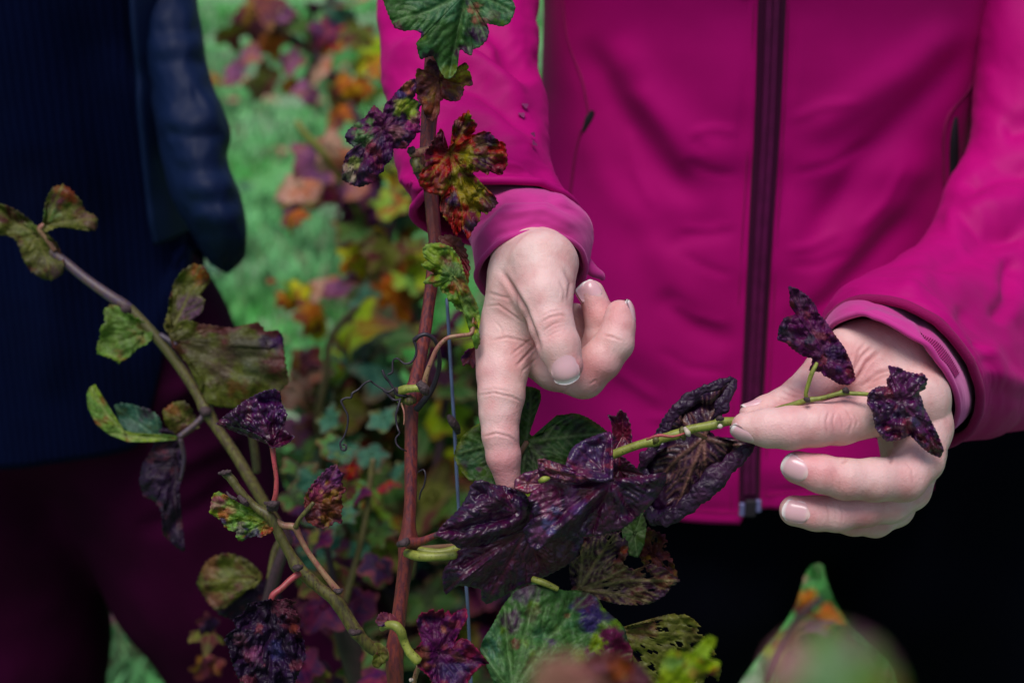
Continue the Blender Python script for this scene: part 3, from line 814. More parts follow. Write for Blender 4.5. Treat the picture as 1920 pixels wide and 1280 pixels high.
cA_, hA = loft([(828, 340, 1012, 350, 0.768, 40, 0.020), (850, 388, 1056, 392, 0.745, 50, 0.022), (872, 430, 1106, 424, 0.708, 66, 0.026), (886, 472, 1112, 450, 0.697, 72, 0.025), (894, 520, 1100, 492, 0.690, 70, 0.023)],
       90, 120, M['under'], 'inner_cuff', jacket, seed=5, amp=0.0016, solid=0.0016, freq=(3.5, 1.3), label='paler pink inner cuff above the pointing hand',
       folds=[([(870, 440), (940, 372), (1030, 370), (1095, 410)], 9, -2.6), ([(880, 470), (940, 402), (1020, 394), (1090, 430)], 8, 1.8), ([(890, 345), (960, 322), (1040, 350), (1075, 400)], 12, 2), ([(885, 500), (930, 440), (1010, 418), (1085, 450)], 6, -1.2)])
rope('cuff_edge', hA[-1], 0.0013, M['under'], cA_)
stem('cuff_fold', [(1086, 470, 6, 8), (1098, 492, 3, 12), (1112, 508, 3, 11), (1126, 516, 5, 8), (1131, 524, 6, 4)], M['under'], cA_, n=24, seg=16, d0=0.70)
# the arm on the right
sB, gB = loft([(1800, -560, 2210, -560, 0.94, 10, 0.055), (1800, -230, 2230, -180, 0.95, 15, 0.055), (1826, 30, 2225, 130, 0.94, 20, 0.055), (1830, 170, 2215, 330, 0.93, 30, 0.055), (1812, 270, 2190, 520, 0.91, 45, 0.055),
       (1776, 345, 2110, 660, 0.885, 62, 0.053), (1742, 430, 2020, 745, 0.855, 74, 0.050), (1688, 472, 1940, 795, 0.82, 90, 0.048), (1625, 512, 1880, 806, 0.785, 108, 0.050), (1568, 552, 1845, 800, 0.750, 122, 0.050), (1549, 594, 1814, 800, 0.732, 122, 0.048)],
       190, 140, M['jacket'], 'sleeve', jacket, seed=9, amp=0.0040, freq=(12, 1.1), folds=[
       ([(1720, 520), (1800, 480), (1890, 440), (1960, 420)], 26, -5), ([(1660, 540), (1750, 520), (1850, 545), (1930, 610)], 22, 5), ([(1760, 430), (1850, 385), (1940, 380)], 24, 5),
       ([(1860, 610), (1890, 550), (1900, 470)], 16, -6), ([(1840, 640), (1870, 700), (1930, 730)], 20, 5), ([(1790, 570), (1835, 630), (1855, 700)], 12, -4),
       ([(1870, 250), (1940, 230), (2000, 260)], 20, -6), ([(1800, 360), (1870, 325), (1950, 320)], 18, -5), ([(1780, 400), (1840, 436), (1930, 440)], 14, -4)])
rope('hem', gB[-1], 0.0024, M['jacket_trim'], sB)
rope('hem', gB[-4], 0.0009, M['jacket_trim'], sB)
cB_, hB = loft([(1615, 540, 1850, 750, 0.790, 80, 0.030), (1578, 568, 1818, 778, 0.755, 90, 0.032), (1553, 590, 1800, 794, 0.716, 96, 0.038), (1556, 616, 1784, 802, 0.700, 88, 0.042)],
       90, 130, M['under'], 'inner_cuff', jacket, seed=11, amp=0.0012, solid=0.0016, freq=(3.5, 1.3), label='paler pink inner cuff of the holding hand',
       folds=[([(1562, 588), (1640, 566), (1720, 595), (1775, 690)], 7, -2.4), ([(1565, 604), (1640, 586), (1710, 612), (1768, 700)], 6, 1.4)])
rope('cuff_edge', hB[-1], 0.0014, M['under'], cB_)
# ribbed grip stripes knitted into the inner cuff
def ribs():
    vv, ff = [], []
    for k, a in enumerate(np.linspace(R(52), R(92), 26)):
        j_ = int(a / (2 * np.pi) * 130) + 0
        f_ = a / (2 * np.pi) * 130 - int(a / (2 * np.pi) * 130)
        line = hB[62:80, int(a / (2 * np.pi) * 130)] * (1 - f_) + hB[62:80, int(a / (2 * np.pi) * 130) + 1] * f_
        v, f = tube_geo(line + np.array([0, -0.0002, 0.0003]), 0.00028, 6, cap=False); f = f[f[:, 2] != f[:, 3]]
        ff.append(f + sum(len(x) for x in vv)); vv.append(v)
    mesh('ribbing', np.vstack(vv), np.vstack(ff), M['jacket_trim'], cB_)
ribs()

# reflective print on the upper sleeve
fv_ = gA.reshape(-1, 3); ax_, ay_, ad_ = topx(fv_)
def sleeve_at(px, py):
    m = np.hypot(ax_ - px, ay_ - py) < 9
    i = np.where(m)[0][np.argmin(ad_[m])]
    d = ad_[i]; return d
vv, ff, k0 = [], [], 0
for px, py, rx, ry, ro in ((985, 198, 6, 4, 0.5), (979, 215, 6, 4, 0.4), (1000, 252, 5, 3, 0.9), (1002, 269, 6, 3, 0.8)):
    th = np.linspace(0, 2 * np.pi, 14, endpoint=False); r_ = 1 + 0.3 * np.sin(th * 3 + px)
    xs = px + rx * r_ * np.cos(th) * math.cos(ro) - ry * r_ * np.sin(th) * math.sin(ro); ys = py + rx * r_ * np.cos(th) * math.sin(ro) + ry * r_ * np.sin(th) * math.cos(ro)
    ds = np.array([sleeve_at(a, b) for a, b in zip(xs, ys)]); ds = np.full_like(ds, 0) + np.polyval(np.polyfit(xs, ds, 1), xs) - 0.0006
    p_ = P(xs, ys, ds); vv.append(np.vstack([p_, P(xs, ys, ds + 0.0015)])); ff.append(list(range(k0, k0 + 14))); ff += [[k0 + a, k0 + (a + 1) % 14, k0 + 14 + (a + 1) % 14, k0 + 14 + a] for a in range(14)]; k0 += 28
mesh('print', np.vstack(vv), ff, M['print'], sA, smooth=False, label='faded grey lettering on the sleeve')

# trousers and boots
def clothed(fn, lo, hi, vox, mat, name, parent, folds=(), seed=1, amp=6.0, **k):
    v, f = iso(fn, np.array(lo, float), hi, vox)
    n = normals(v, f)
    q = fbm(v / np.array([60, 60, 110.0]), seed, 3) - 0.5
    v = v + n * (q * amp)[:, None]
    v = v / 1000
    if folds: v = px_folds(v, f, folds)
    return mesh(name, v, f, mat, parent, **k)
def wt(X, Y, Z):
    a = chain(X, Y, Z, [(132, 992, 830, 99), (132, 985, 722, 94), (106, 980, 662, 84), (94, 978, 600, 82), (100, 985, 480, 74), (70, 1010, 270, 60), (62, 1015, 90, 58)], 20)
    b = chain(X, Y, Z, [(335, 992, 830, 100), (348, 985, 722, 94), (392, 980, 662, 86), (412, 978, 600, 87), (425, 985, 480, 78), (412, 1010, 270, 60), (418, 1015, 90, 58)], 20)
    c = chain(X, Y, Z, [(140, 1000, 872, 98), (270, 1000, 872, 98)], 10)
    g_ = chain(X, Y, Z, [(180, 990, 800, 66), (241, 990, 772, 50), (300, 990, 800, 66)], 10)
    return smin(smin(smin(a, c, 30), smin(b, c, 30), 3), g_, 14)
clothed(wt, (-60, 840, 40), (520, 1120, 1030), 8, M['blackcloth'], 'trousers', woman, seed=5, label='black trousers under the jacket')
def boot(x, y, parent, ang=0):
    def fn(X, Y, Z):
        return smin(smin(chain(X, Y, Z, [(x, y, 45, 45), (x + 8, y - 90, 34, 40), (x + 10, y - 150, 26, 32)], 10), chain(X, Y, Z, [(x, y, 50, 48), (x, y, 130, 52)], 10), 20), 1e3, 1) if False else np.maximum(smin(chain(X, Y, Z, [(x, y, 45, 45), (x + 8, y - 90, 34, 40), (x + 10, y - 150, 26, 32)], 10), chain(X, Y, Z, [(x, y, 50, 48), (x, y, 130, 52)], 10), 20), 6 - Z)
    v, f = iso(fn, np.array([x - 80, y - 200, -12.0]), (x + 90, y + 80, 200), 6)
    return mesh('boot', v / 1000, f, M['boot'], parent)
boot(62, 1015, woman); boot(418, 1015, woman)

# ------------------------------------------------------------------ the man
MX, MY = -0.412, 1.10
man = empty('person', (-0.36, 1.11, 0.0), label='person in navy sweater and maroon trousers with a hand in the pocket', cat='person')
mp_ = [(0.800, 0.170, 0.135, 0.0), (0.86, 0.168, 0.132, 0.0), (1.0, 0.155, 0.125, 0), (1.2, 0.158, 0.125, 0), (1.4, 0.20, 0.12, 0), (1.5, 0.17, 0.10, 0.01), (1.56, 0.07, 0.07, 0.02)]
g = torso(MX, MY, (0.822, 1.56), mp_, 150, 200, -np.pi, np.pi, 0.95)
X, Y, Z = g[..., 0], g[..., 1], g[..., 2]
f1 = fbm(np.stack([(X - MX) * 13 + Z * 2, Z * 4, Y * 5], -1), 51, 3) - 0.5
g[..., 1] -= f1 * 0.018
# the sweater swings lower in front
g[..., 2] -= 0.02 * sstep(0.9, 0.79, Z) * sstep(MY, MY - 0.1, Y)
g[..., 2] += 0.13 * sstep(MX + 0.115, MX + 0.165, X) * sstep(0.98, 0.80, Z)
fM = grid_faces(150, 200)
vM = px_folds(g.reshape(-1, 3), fM, [([(200, 60), (270, 260), (330, 480), (360, 700)], 26, 7), ([(120, 0), (190, 250), (240, 500), (250, 700)], 40, -6), ([(320, 200), (360, 400), (400, 600)], 20, -5), ([(60, 300), (90, 500), (100, 760)], 40, 5)])
sweater = mesh('sweater', vM, fM, M['navy'], man, label='navy fine knit sweater')
sweater.modifiers.new('thickness', 'SOLIDIFY').thickness = 0.004
g2 = torso(MX, MY, (0.965, 1.50), [(p[0], p[1] + 0.010, p[2] + 0.016, p[3]) for p in mp_], 140, 150, R(58), R(302), 0.95)
X, Y, Z = g2[..., 0], g2[..., 1], g2[..., 2]
g2[..., 1] -= (fbm(np.stack([X * 16, Z * 16, Y * 16], -1), 61, 3) - 0.5) * 0.02
coat = mesh('jacket', g2.reshape(-1, 3), grid_faces(140, 150), M['shell'], man, label='dark navy shell jacket worn open')
coat.modifiers.new('thickness', 'SOLIDIFY').thickness = 0.004
loft([(130, -640, 420, -640, 1.10, 20, 0.06), (190, -350, 390, -360, 1.10, 10, 0.055), (228, -60, 370, -60, 1.08, 10, 0.045), (252, 60, 379, 60, 1.06, 10, 0.040), (274, 150, 396, 150, 1.05, 10, 0.038),
      (290, 225, 432, 245, 1.04, 8, 0.038), (306, 300, 424, 300, 1.035, 8, 0.036), (326, 370, 450, 372, 1.03, 8, 0.036), (352, 425, 467, 440, 1.035, 8, 0.034), (388, 484, 464, 478, 1.05, 8, 0.028), (412, 506, 440, 500, 1.07, 4, 0.02)],
     200, 110, M['shell'], 'sleeve', coat, seed=17, amp=0.004, freq=(6, 0.8), folds=[
     ([(270, 40), (330, 22), (385, 18)], 23, 1.56), ([(280, 60), (330, 56), (385, 60)], 14, -1.56), ([(275, 96), (330, 88), (390, 84)], 20, 1.56), ([(285, 118), (340, 112), (400, 120)], 14, -1.56),
     ([(340, 175), (370, 150), (405, 120)], 14, 0.78), ([(300, 200), (325, 225), (360, 236), (395, 215), (408, 165)], 23, 2.09), ([(330, 180), (355, 195), (380, 180)], 26, -1.56), ([(300, 246), (360, 256), (432, 252)], 14, -2.34),
     ([(320, 300), (370, 296), (425, 276)], 16, 1.30), ([(325, 318), (380, 322), (440, 312)], 14, -1.30), ([(335, 350), (390, 350), (450, 345)], 17, 1.56), ([(345, 376), (400, 380), (460, 374)], 14, -1.56), ([(350, 405), (400, 408), (465, 400)], 16, 1.30), ([(360, 436), (410, 440), (470, 430)], 14, -1.04)])
loft([(-560, -640, -330, -640, 1.10, 20, 0.06), (-640, -300, -420, -300, 1.12, 10, 0.05), (-640, 0, -430, 0, 1.12, 10, 0.05), (-600, 300, -400, 320, 1.1, 10, 0.045), (-520, 520, -380, 520, 1.08, 8, 0.03)], 80, 60, M['shell'], 'sleeve', coat, seed=19, amp=0.006)
def mt(X, Y, Z):
    a = chain(X, Y, Z, [(-455, 1105, 790, 100), (-462, 1100, 560, 88), (-468, 1110, 400, 74), (-472, 1120, 90, 62)], 20)
    b = chain(X, Y, Z, [(-325, 1105, 800, 100), (-270, 1100, 640, 86), (-222, 1105, 500, 78), (-215, 1120, 270, 66), (-205, 1130, 90, 62)], 20)
    c = chain(X, Y, Z, [(-440, 1105, 850, 104), (-345, 1105, 850, 104)], 10)
    return smin(smin(a, c, 30), smin(b, c, 30), 16)
clothed(mt, (-600, 960, 40), (-80, 1260, 985), 7, M['maroon'], 'trousers', man, seed=8, amp=9,
        folds=[([(300, 760), (380, 700), (450, 640)], 14, 6), ([(290, 820), (380, 770), (470, 720)], 16, -6), ([(250, 900), (350, 860), (470, 800)], 18, 6), ([(240, 1000), (360, 960), (480, 880)], 16, -5)], label='maroon cotton trousers')
boot(-472, 1125, man); boot(-205, 1135, man)
# his arm and trunk under the clothes
z_ = np.linspace(0.80, 1.62, 30)
w_ = np.interp(z_, [0.80, 1.0, 1.25, 1.42, 1.50, 1.55, 1.62], [0.15, 0.14, 0.15, 0.17, 0.10, 0.055, 0.05])
v_, f_ = tube_geo(np.stack([np.full(30, MX), np.full(30, MY), z_], -1), w_ * 0.85, 40, w_ * 0.5)
mesh('body', v_, clean(f_), M['skin'], man, col=np.tile([0.6, 0.38, 0.3], (len(v_), 1)))
# ------------------------------------------------------------------ leaves
PAL = {  # pigment: (main, second, patches, vein)
 'purple': ((0.036, 0.003, 0.030), (0.018, 0.002, 0.028), (0.065, 0.004, 0.030), (0.11, 0.02, 0.035)),
 'violet': ((0.070, 0.012, 0.058), (0.028, 0.009, 0.042), (0.13, 0.028, 0.05), (0.16, 0.05, 0.06)),
 'blackpurple': ((0.018, 0.006, 0.028), (0.010, 0.004, 0.016), (0.09, 0.025, 0.04), (0.02, 0.008, 0.02)),
 'under': ((0.042, 0.015, 0.042), (0.028, 0.010, 0.034), (0.05, 0.014, 0.034), (0.26, 0.14, 0.11)),
 'green': ((0.045, 0.118, 0.058), (0.045, 0.105, 0.032), (0.09, 0.15, 0.03), (0.16, 0.26, 0.12)),
 'deepgreen': ((0.030, 0.075, 0.022), (0.045, 0.085, 0.020), (0.02, 0.03, 0.015), (0.13, 0.19, 0.09)),
 'freshgreen': ((0.105, 0.20, 0.05), (0.16, 0.23, 0.045), (0.18, 0.07, 0.03), (0.24, 0.30, 0.12)),
 'olive': ((0.075, 0.085, 0.020), (0.050, 0.045, 0.018), (0.07, 0.02, 0.02), (0.14, 0.14, 0.05)),
 'red': ((0.220, 0.008, 0.022), (0.080, 0.008, 0.026), (0.12, 0.10, 0.015), (0.25, 0.20, 0.05)),
 'redbrown': ((0.110, 0.030, 0.028), (0.060, 0.016, 0.030), (0.17, 0.10, 0.03), (0.14, 0.05, 0.04)),
 'netted': ((0.060, 0.020, 0.040), (0.028, 0.010, 0.026), (0.09, 0.03, 0.03), (0.22, 0.19, 0.10)),
 'rust': ((0.28, 0.085, 0.02), (0.12, 0.03, 0.02), (0.35, 0.2, 0.03), (0.3, 0.2, 0.05)),
 'yellow': ((0.40, 0.36, 0.035), (0.28, 0.30, 0.03), (0.35, 0.12, 0.03), (0.4, 0.4, 0.1)),
 'lime': ((0.17, 0.27, 0.035), (0.24, 0.32, 0.04), (0.2, 0.12, 0.03), (0.3, 0.38, 0.1)),
 'mauve': ((0.17, 0.07, 0.13), (0.10, 0.04, 0.09), (0.2, 0.09, 0.07), (0.2, 0.12, 0.12)),
 'palepink': ((0.40, 0.24, 0.20), (0.3, 0.2, 0.16), (0.3, 0.12, 0.08), (0.4, 0.3, 0.2)),
 'teal': ((0.035, 0.095, 0.065), (0.025, 0.07, 0.05), (0.05, 0.08, 0.03), (0.1, 0.18, 0.12)),
}

def resample(poly, step, teeth=0.0, tl=11.0, rng=None):
    p = np.array(poly, float); q = np.vstack([p, p[:1]])
    seg = np.hypot(*np.diff(q[:, :2], axis=0).T); cu = np.concatenate([[0], np.cumsum(seg)])
    n = max(24, int(cu[-1] / step)); s = np.arange(n) * cu[-1] / n
    o = np.stack([np.interp(s, cu, q[:, k]) for k in range(q.shape[1])], -1)
    if teeth:
        t = np.roll(o, -1, 0)[:, :2] - np.roll(o, 1, 0)[:, :2]; t /= np.linalg.norm(t, axis=1, keepdims=True) + 1e-9
        nrm = np.stack([t[:, 1], -t[:, 0]], -1)
        c = p[:, :2].mean(0)
        if np.mean(np.sum(nrm * (o[:, :2] - c), 1)) < 0: nrm = -nrm
        ph = s / tl + 0.35 * np.sin(s / 37.0); saw = 1 - np.abs((ph % 1) * 2 - 0.7)
        amp = teeth * (0.6 + 0.8 * vnoise(np.stack([s / 30, s * 0], -1), 7))
        o[:, :2] += nrm * (saw * amp)[:, None]
    return o

LEAVES = []
def leaf(outline, center, pal, parent, d0=D0, dz=0.0, tilt=(0, 0), cup=0.0, crumple=2.0, roll=0.0, rollr=8.0, teeth=2.5, tl=11, mat='leaf', seed=1,
         spots=(), vein=1.0, tips=None, folds=(), holes=0.0, step=3.2, label=None, freq=28.0, relief=0.8, edgecol=None, edge=0.12, name='leaf', net=0.0, mixn=(0.42, 0.6), patchn=(0.6, 0.7), nr=None):
    """a vine leaf: outline and stalk junction as seen in the photograph, then given its own depth.
       dz, cup, crumple, relief in mm; tilt = mm of depth per 100 px in x and y; roll = fraction of pi the margin curls back (negative: towards the camera)"""
    rng = np.random.default_rng(seed)
    o = resample(outline, step, teeth, tl)
    d = d0 + dz / 1000
    cx, cy = center[:2]
    n = len(o)
    R_ = np.hypot(o[:, 0] - cx, o[:, 1] - cy).mean()
    nr = nr or int(max(8, R_ / step))
    nroll = 7 if roll else 0
    s = np.linspace(0.0, 1, nr + 1)[1:]
    dirx, diry = o[:, 0] - cx, o[:, 1] - cy
    L = np.hypot(dirx, diry); ux, uy = dirx / L, diry / L
    X = cx + dirx[None] * s[:, None]; Y = cy + diry[None] * s[:, None]; Zr = np.zeros((nr, n))
    Sv = np.repeat(s[:, None], n, 1)
    if roll:
        # the margin curls over a roll of radius rollr px
        a = np.linspace(0, abs(roll) * np.pi, nroll + 1)[1:, None]
        rr = rollr * (0.6 + 0.8 * vnoise(np.stack([np.arange(n) * step / 40, np.zeros(n)], -1), seed + 3))[None]
        lim = np.minimum(rr, L[None] * 0.3)
        X = np.vstack([X, cx + dirx[None] + ux[None] * lim * (np.sin(a)) - 0]); Y = np.vstack([Y, cy + diry[None] + uy[None] * lim * np.sin(a)])
        Zr = np.vstack([Zr, np.sign(roll) * lim * (1 - np.cos(a)) / FX * d * 1000])
        Sv = np.vstack([Sv, np.full((nroll, n), 1.0)])
        X -= (ux * lim * sstep(0.5, 1, Sv)); Y -= (uy * lim * sstep(0.5, 1, Sv))
    pts = np.stack([X, Y], -1).reshape(-1, 2); pts = np.vstack([[cx, cy], pts]); sv = np.concatenate([[0], Sv.ravel()])
    zz = np.concatenate([[0], Zr.ravel()])
    x, y = pts[:, 0], pts[:, 1]
    # veins: main ones to the lobe tips, side ones off them
    if tips is None:
        k = 5; tips = []
        ang = np.arctan2(uy, ux); used = []
        for i in np.argsort(-L):
            if all(abs((ang[i] - b + np.pi) % (2 * np.pi) - np.pi) > 0.75 for b in used):
                used.append(ang[i]); tips.append((o[i, 0], o[i, 1]))
            if len(tips) == k: break
    segs = []
    for tx, ty in tips:
        l = math.hypot(tx - cx, ty - cy)
        if l < 12: continue
        bx, by = -(ty - cy) / l, (tx - cx) / l; bow = rng.uniform(-0.06, 0.06) * l
        m = (cx + (tx - cx) * 0.5 + bx * bow, cy + (ty - cy) * 0.5 + by * bow)
        segs.append(([(cx, cy), m, (tx, ty)], 1.0))
        for q in np.arange(0.22, 0.9, 0.13 if l > 90 else 0.2):
            for sd_ in (-1, 1):
                a0 = math.atan2(ty - cy, tx - cx) + sd_ * rng.uniform(0.75, 0.95); ll = l * (1 - q) * 0.55 + 6
                st = (cx + (tx - cx) * q + bx * bow * 4 * q * (1 - q) * 0.5, cy + (ty - cy) * q + by * bow * 4 * q * (1 - q) * 0.5)
                segs.append(([st, (st[0] + math.cos(a0) * ll * .55, st[1] + math.sin(a0) * ll * .55), (st[0] + math.cos(a0 - sd_ * .2) * ll, st[1] + math.sin(a0 - sd_ * .2) * ll)], 0.5))
    sc = max(0.6, R_ / 90)
    vm = np.zeros(len(x)); ridge = np.zeros(len(x))
    for poly, w in segs:
        dd, al = seg_dist(x, y, poly)
        wd = 2.6 * w * sc * (1.15 - 0.7 * al) + 0.9
        vm = np.maximum(vm, np.exp(-(dd / wd) ** 2) * (1.0 if w == 1 else 0.6))
        ridge = np.maximum(ridge, np.exp(-(dd / (wd * 2.2)) ** 2) * (1.0 if w == 1 else 0.55))
    mm = 1000.0 / FX * d                              # mm per px
    q2 = np.stack([x, y], -1)
    nz = fbm(q2 / freq, seed, 4, 0.33) - 0.5
    nz2 = np.abs(fbm(q2 / (freq * 0.8), seed + 5, 2, 0.35) - 0.5)
    z = dz + tilt[0] * (x - cx) / 100 + tilt[1] * (y - cy) / 100 + cup * sv ** 2 + crumple * (2 * nz * (0.35 + 0.65 * sv) - 1.3 * nz2 * sv) + zz + relief * ridge
    for poly, w, h in folds:
        dd, al = seg_dist(x, y, poly)
        z = z - h * np.exp(-(dd / w) ** 2) * sstep(0, .15, al) * sstep(1, .85, al)
    v = P(x, y, d0 + z / 1000)
    m = nr + nroll
    ring = 1 + grid_faces(m, n, True)
    j = np.arange(n); fan = np.stack([np.zeros(n, int), 1 + j, 1 + (j + 1) % n], -1)
    c0, c1, c2, cv = [np.array(a) for a in PAL[pal]]
    a1 = sstep(*mixn, fbm(q2 / 40 / sc, seed + 11, 5))[:, None]; a2 = sstep(*patchn, fbm(q2 / 26 / sc, seed + 23, 5))[:, None]
    col = c0 * (1 - a1) + c1 * a1; col = col * (1 - a2) + c2 * a2
    for px, py, r, cc, am in spots:
        wob = 1 + 2.0 * (fbm(q2 / max(9.0, r * 0.8) + px, seed + 31, 4) - 0.5)
        k = sstep(1.2, 0.7, np.hypot(x - px, y - py) / (r * wob))[:, None] * am
        col = col * (1 - k) + np.array(cc) * k
    if edgecol is not None:
        k = (sstep(1 - edge * 2.2, 1.0, sv + 0.22 * (fbm(q2 / 16, seed + 41, 4) - 0.5)))[:, None]
        col = col * (1 - k) + np.array(edgecol) * k
    k = (vm * vein)[:, None]; col = col * (1 - k) + cv * k
    if net:
        i = np.abs(vnoise(q2 / 11, seed + 50) - 0.5); kk = (sstep(0.05, 0.0, i) * net)[:, None]
        col = col * (1 - kk) + cv * kk
    col = col * (0.8 + 0.4 * fbm(q2 / 7, seed + 61, 2))[:, None]
    lum = col.mean(1, keepdims=True); col = np.clip(lum + (col - lum) * 1.35, 0.0005, 0.9)
    faces = [tuple(r) for r in fan.tolist()] + [tuple(r) for r in ring.tolist()]
    if holes:
        h = fbm(q2 / 13, seed + 71, 3); bad = (h > 1 - holes) & (vm < 0.5) & (sv > 0.12)
        faces = [f for f in faces if not any(bad[i] for i in f)]
    ob = mesh(name, v, faces, M[mat], parent, col=np.clip(col, 0, 1), label=label)
    sm = ob.modifiers.new('thickness', 'SOLIDIFY'); sm.thickness = 0.00035; sm.offset = 0
    LEAVES.append(ob)
    return ob

# ------------------------------------------------------------------ the vine in focus
vine = empty('grape_vine', tuple(P(742, 1280, 0.70) * np.array([1, 1, 0])), label='reddish vine cane with wilting purple and green leaves between the two people', cat='grape vine')
cane_pts = [(840, -330, 20, 17), (826, -160, 18, 17), (818, 0, 17, 17), (812, 110, 16, 16.5), (806, 200, 16, 16), (802, 262, 15, 14.5), (804, 292, 15, 18), (806, 330, 15, 14), (812, 410, 14, 13), (816, 460, 14, 12.5), (808, 540, 12, 11.5),
            (794, 640, 11, 11.5), (780, 712, 11, 13), (774, 738, 11, 18), (772, 765, 11, 13), (771, 830, 12, 12), (770, 930, 13, 11.5), (767, 985, 13, 13), (766, 1018, 14, 20), (762, 1050, 14, 14.5), (754, 1110, 16, 13), (745, 1180, 18, 14),
            (740, 1225, 20, 17), (742, 1290, 22, 15)]
c, r = pxpath(cane_pts, 260)
# goes down to the ground, thickening into the old stock
low = P(742, 1290, D0 + 0.022)
down = np.array([[low[0] + 0.004 * i, low[1] + 0.004 * i, low[2] - t] for i, t in enumerate([0.05, 0.12, 0.22, 0.34, 0.46, 0.60])]); down[-1, 2] = 0.0
rd = np.array([0.0040, 0.0046, 0.006, 0.011, 0.018, 0.024])
c = np.vstack([c, catmull(np.vstack([c[-1], down]), 60)[1:]]); r = np.concatenate([r, np.interp(np.linspace(0, 1, 59), np.linspace(0, 1, 7), np.concatenate([[r[-1]], rd]))])
r = r * (1 + 0.05 * (vnoise(np.stack([np.arange(len(r)) * 0.3, np.zeros(len(r))], -1), 4) - 0.5))
v, f = tube_geo(c, r, 26, disp=lambda u, th: 0.00016 * np.sin(th * 7 + u * 6) + 0.0001 * np.sin(th * 13))
cane = mesh('cane', v, clean(f), M['cane'], vine, label='reddish brown woody cane')

def knob(pts, mat, parent, name='node', d0=None):
    return stem(name, pts, M[mat], parent, n=14, seg=12, d0=d0, wob=0.5, seed=int(pts[0][0]))
# stubs, nodes and buds on the cane
stem('spur', [(750, 752, 4, 6), (749, 737, 0, 9), (758, 730, -3, 8.5), (775, 728, -5, 7), (792, 726, -5, 9)], M['green'], vine, n=30, seg=14)
knob([(742, 728, -1, 4), (746, 733, -2, 7), (750, 742, 0, 4)], 'node', vine)
knob([(786, 718, -5, 7), (795, 728, -6, 11), (800, 738, -3, 6)], 'node', vine)
knob([(760, 748, 4, 8), (768, 750, 0, 10), (776, 750, 2, 7)], 'shoot', vine)
stem('spur', [(802, 284, 8, 9), (792, 285, 2, 9), (778, 288, -2, 8), (768, 290, -3, 5)], M['petiole_pink'], vine, n=20)
knob([(768, 286, -4, 5), (771, 281, -5, 6), (776, 279, -4, 4)], 'node', vine)
knob([(778, 300, 0, 9), (782, 312, -2, 12), (790, 326, 2, 8)], 'shoot', vine)
knob([(782, 320, -1, 8), (790, 332, 0, 8)], 'node', vine)
stem('spur', [(768, 1018, 8, 12), (785, 1016, 2, 9), (800, 1010, -2, 7), (822, 1001, -5, 5.5)], M['cane'], vine, n=24)
stem('petiole', [(762, 1036, 6, 8), (785, 1042, 0, 9.5), (815, 1043, -2, 8.5), (856, 1040, -2, 8)], M['green'], vine, n=24, seg=14)
knob([(748, 1020, 2, 5), (756, 1018, -2, 9), (764, 1014, 0, 8)], 'node', vine)
stem('petiole', [(998, 1085, 4, 6), (1020, 1092, 2, 6.5), (1046, 1104, 2, 5)], M['green'], vine, n=16)
# petiole of the curled green leaf
stem('petiole', [(795, 722, -5, 6), (800, 700, -7, 5), (808, 678, -8, 4.4), (820, 652, -9, 4.2), (838, 634, -9, 4.0), (862, 629, -9, 4.0), (882, 626, -8, 4.0), (886, 615, -7, 5), (884, 596, -6, 5)], M['petiole_pink'], vine, n=60)
# tendrils
T = M['tendril']
stem('tendril', [(776, 638, -8, 4.5), (786, 630, -9, 4), (800, 627, -9, 3.8), (815, 637, -7, 4), (823, 660, -4, 4.2), (823, 690, 0, 4.6), (812, 725, 3, 5.2), (797, 748, 4, 6.0), (780, 768, 6, 6)], T, vine, n=70)
stem('tendril', [(776, 638, -8, 3.5), (780, 650, -8, 2.6), (780, 664, -8, 2.3), (772, 678, -8, 2.2), (760, 682, -8, 2.0), (752, 677, -7, 1.8), (745, 672, -7, 1.8), (737, 676, -6, 1.9), (736, 690, -6, 2.0), (735, 698, -6, 2.2), (727, 702, -6, 1.6)], T, vine, n=80, seg=7)
stem('tendril', [(762, 742, -2, 3), (744, 740, -4, 2.4), (738, 728, -5, 2.2), (730, 716, -5, 2.5), (722, 706, -6, 2.8), (717, 694, -6, 2.4)], T, vine, n=40, seg=7)
stem('tendril', [(752, 748, -4, 2.6), (742, 750, -5, 2.2), (733, 745, -5, 2.2), (722, 731, -6, 2.0), (712, 726, -6, 1.8), (700, 718, -6, 1.8), (693, 714, -7, 1.9), (682, 720, -7, 2), (672, 730, -7, 2), (661, 737, -8, 2.4), (658, 745, -8, 2.2), (648, 746, -8, 2), (640, 752, -8, 2.2),
                 (646, 766, -8, 2), (652, 780, -8, 2), (651, 800, -8, 1.9), (645, 818, -8, 1.8), (638, 830, -8, 2), (641, 842, -8, 2.2), (648, 843, -9, 2), (649, 835, -9, 1.9), (643, 833, -8, 1.6)], T, vine, n=160, seg=7)
stem('tendril', [(740, 728, -5, 2), (728, 735, -6, 2.3), (718, 730, -6, 2.2), (728, 742, -6, 1.4), (738, 752, -5, 1.3)], T, vine, n=30, seg=6)
stem('tendril', [(750, 750, -6, 2.6), (746, 765, -7, 2.2), (742, 780, -7, 2), (744, 796, -7, 2), (747, 806, -8, 2), (749, 812, -8, 1.7), (742, 822, -8, 1.8), (744, 833, -8, 2), (752, 841, -8, 1.8), (762, 845, -5, 1.4)], T, vine, n=60, seg=7)
stem('tendril', [(752, 756, -4, 2.2), (757, 770, -6, 1.8), (758, 785, -6, 1.6), (757, 796, -6, 1.3)], M['petiole_pink'], vine, n=24, seg=6)
stem('tendril', [(784, 885, 6, 1.6), (794, 880, 4, 1.7), (798, 892, 3, 1.7), (795, 910, 4, 1.6), (789, 922, 5, 1.6), (786, 936, 6, 1.4)], T, vine, n=34, seg=6)

GRN = (0.05, 0.12, 0.045)
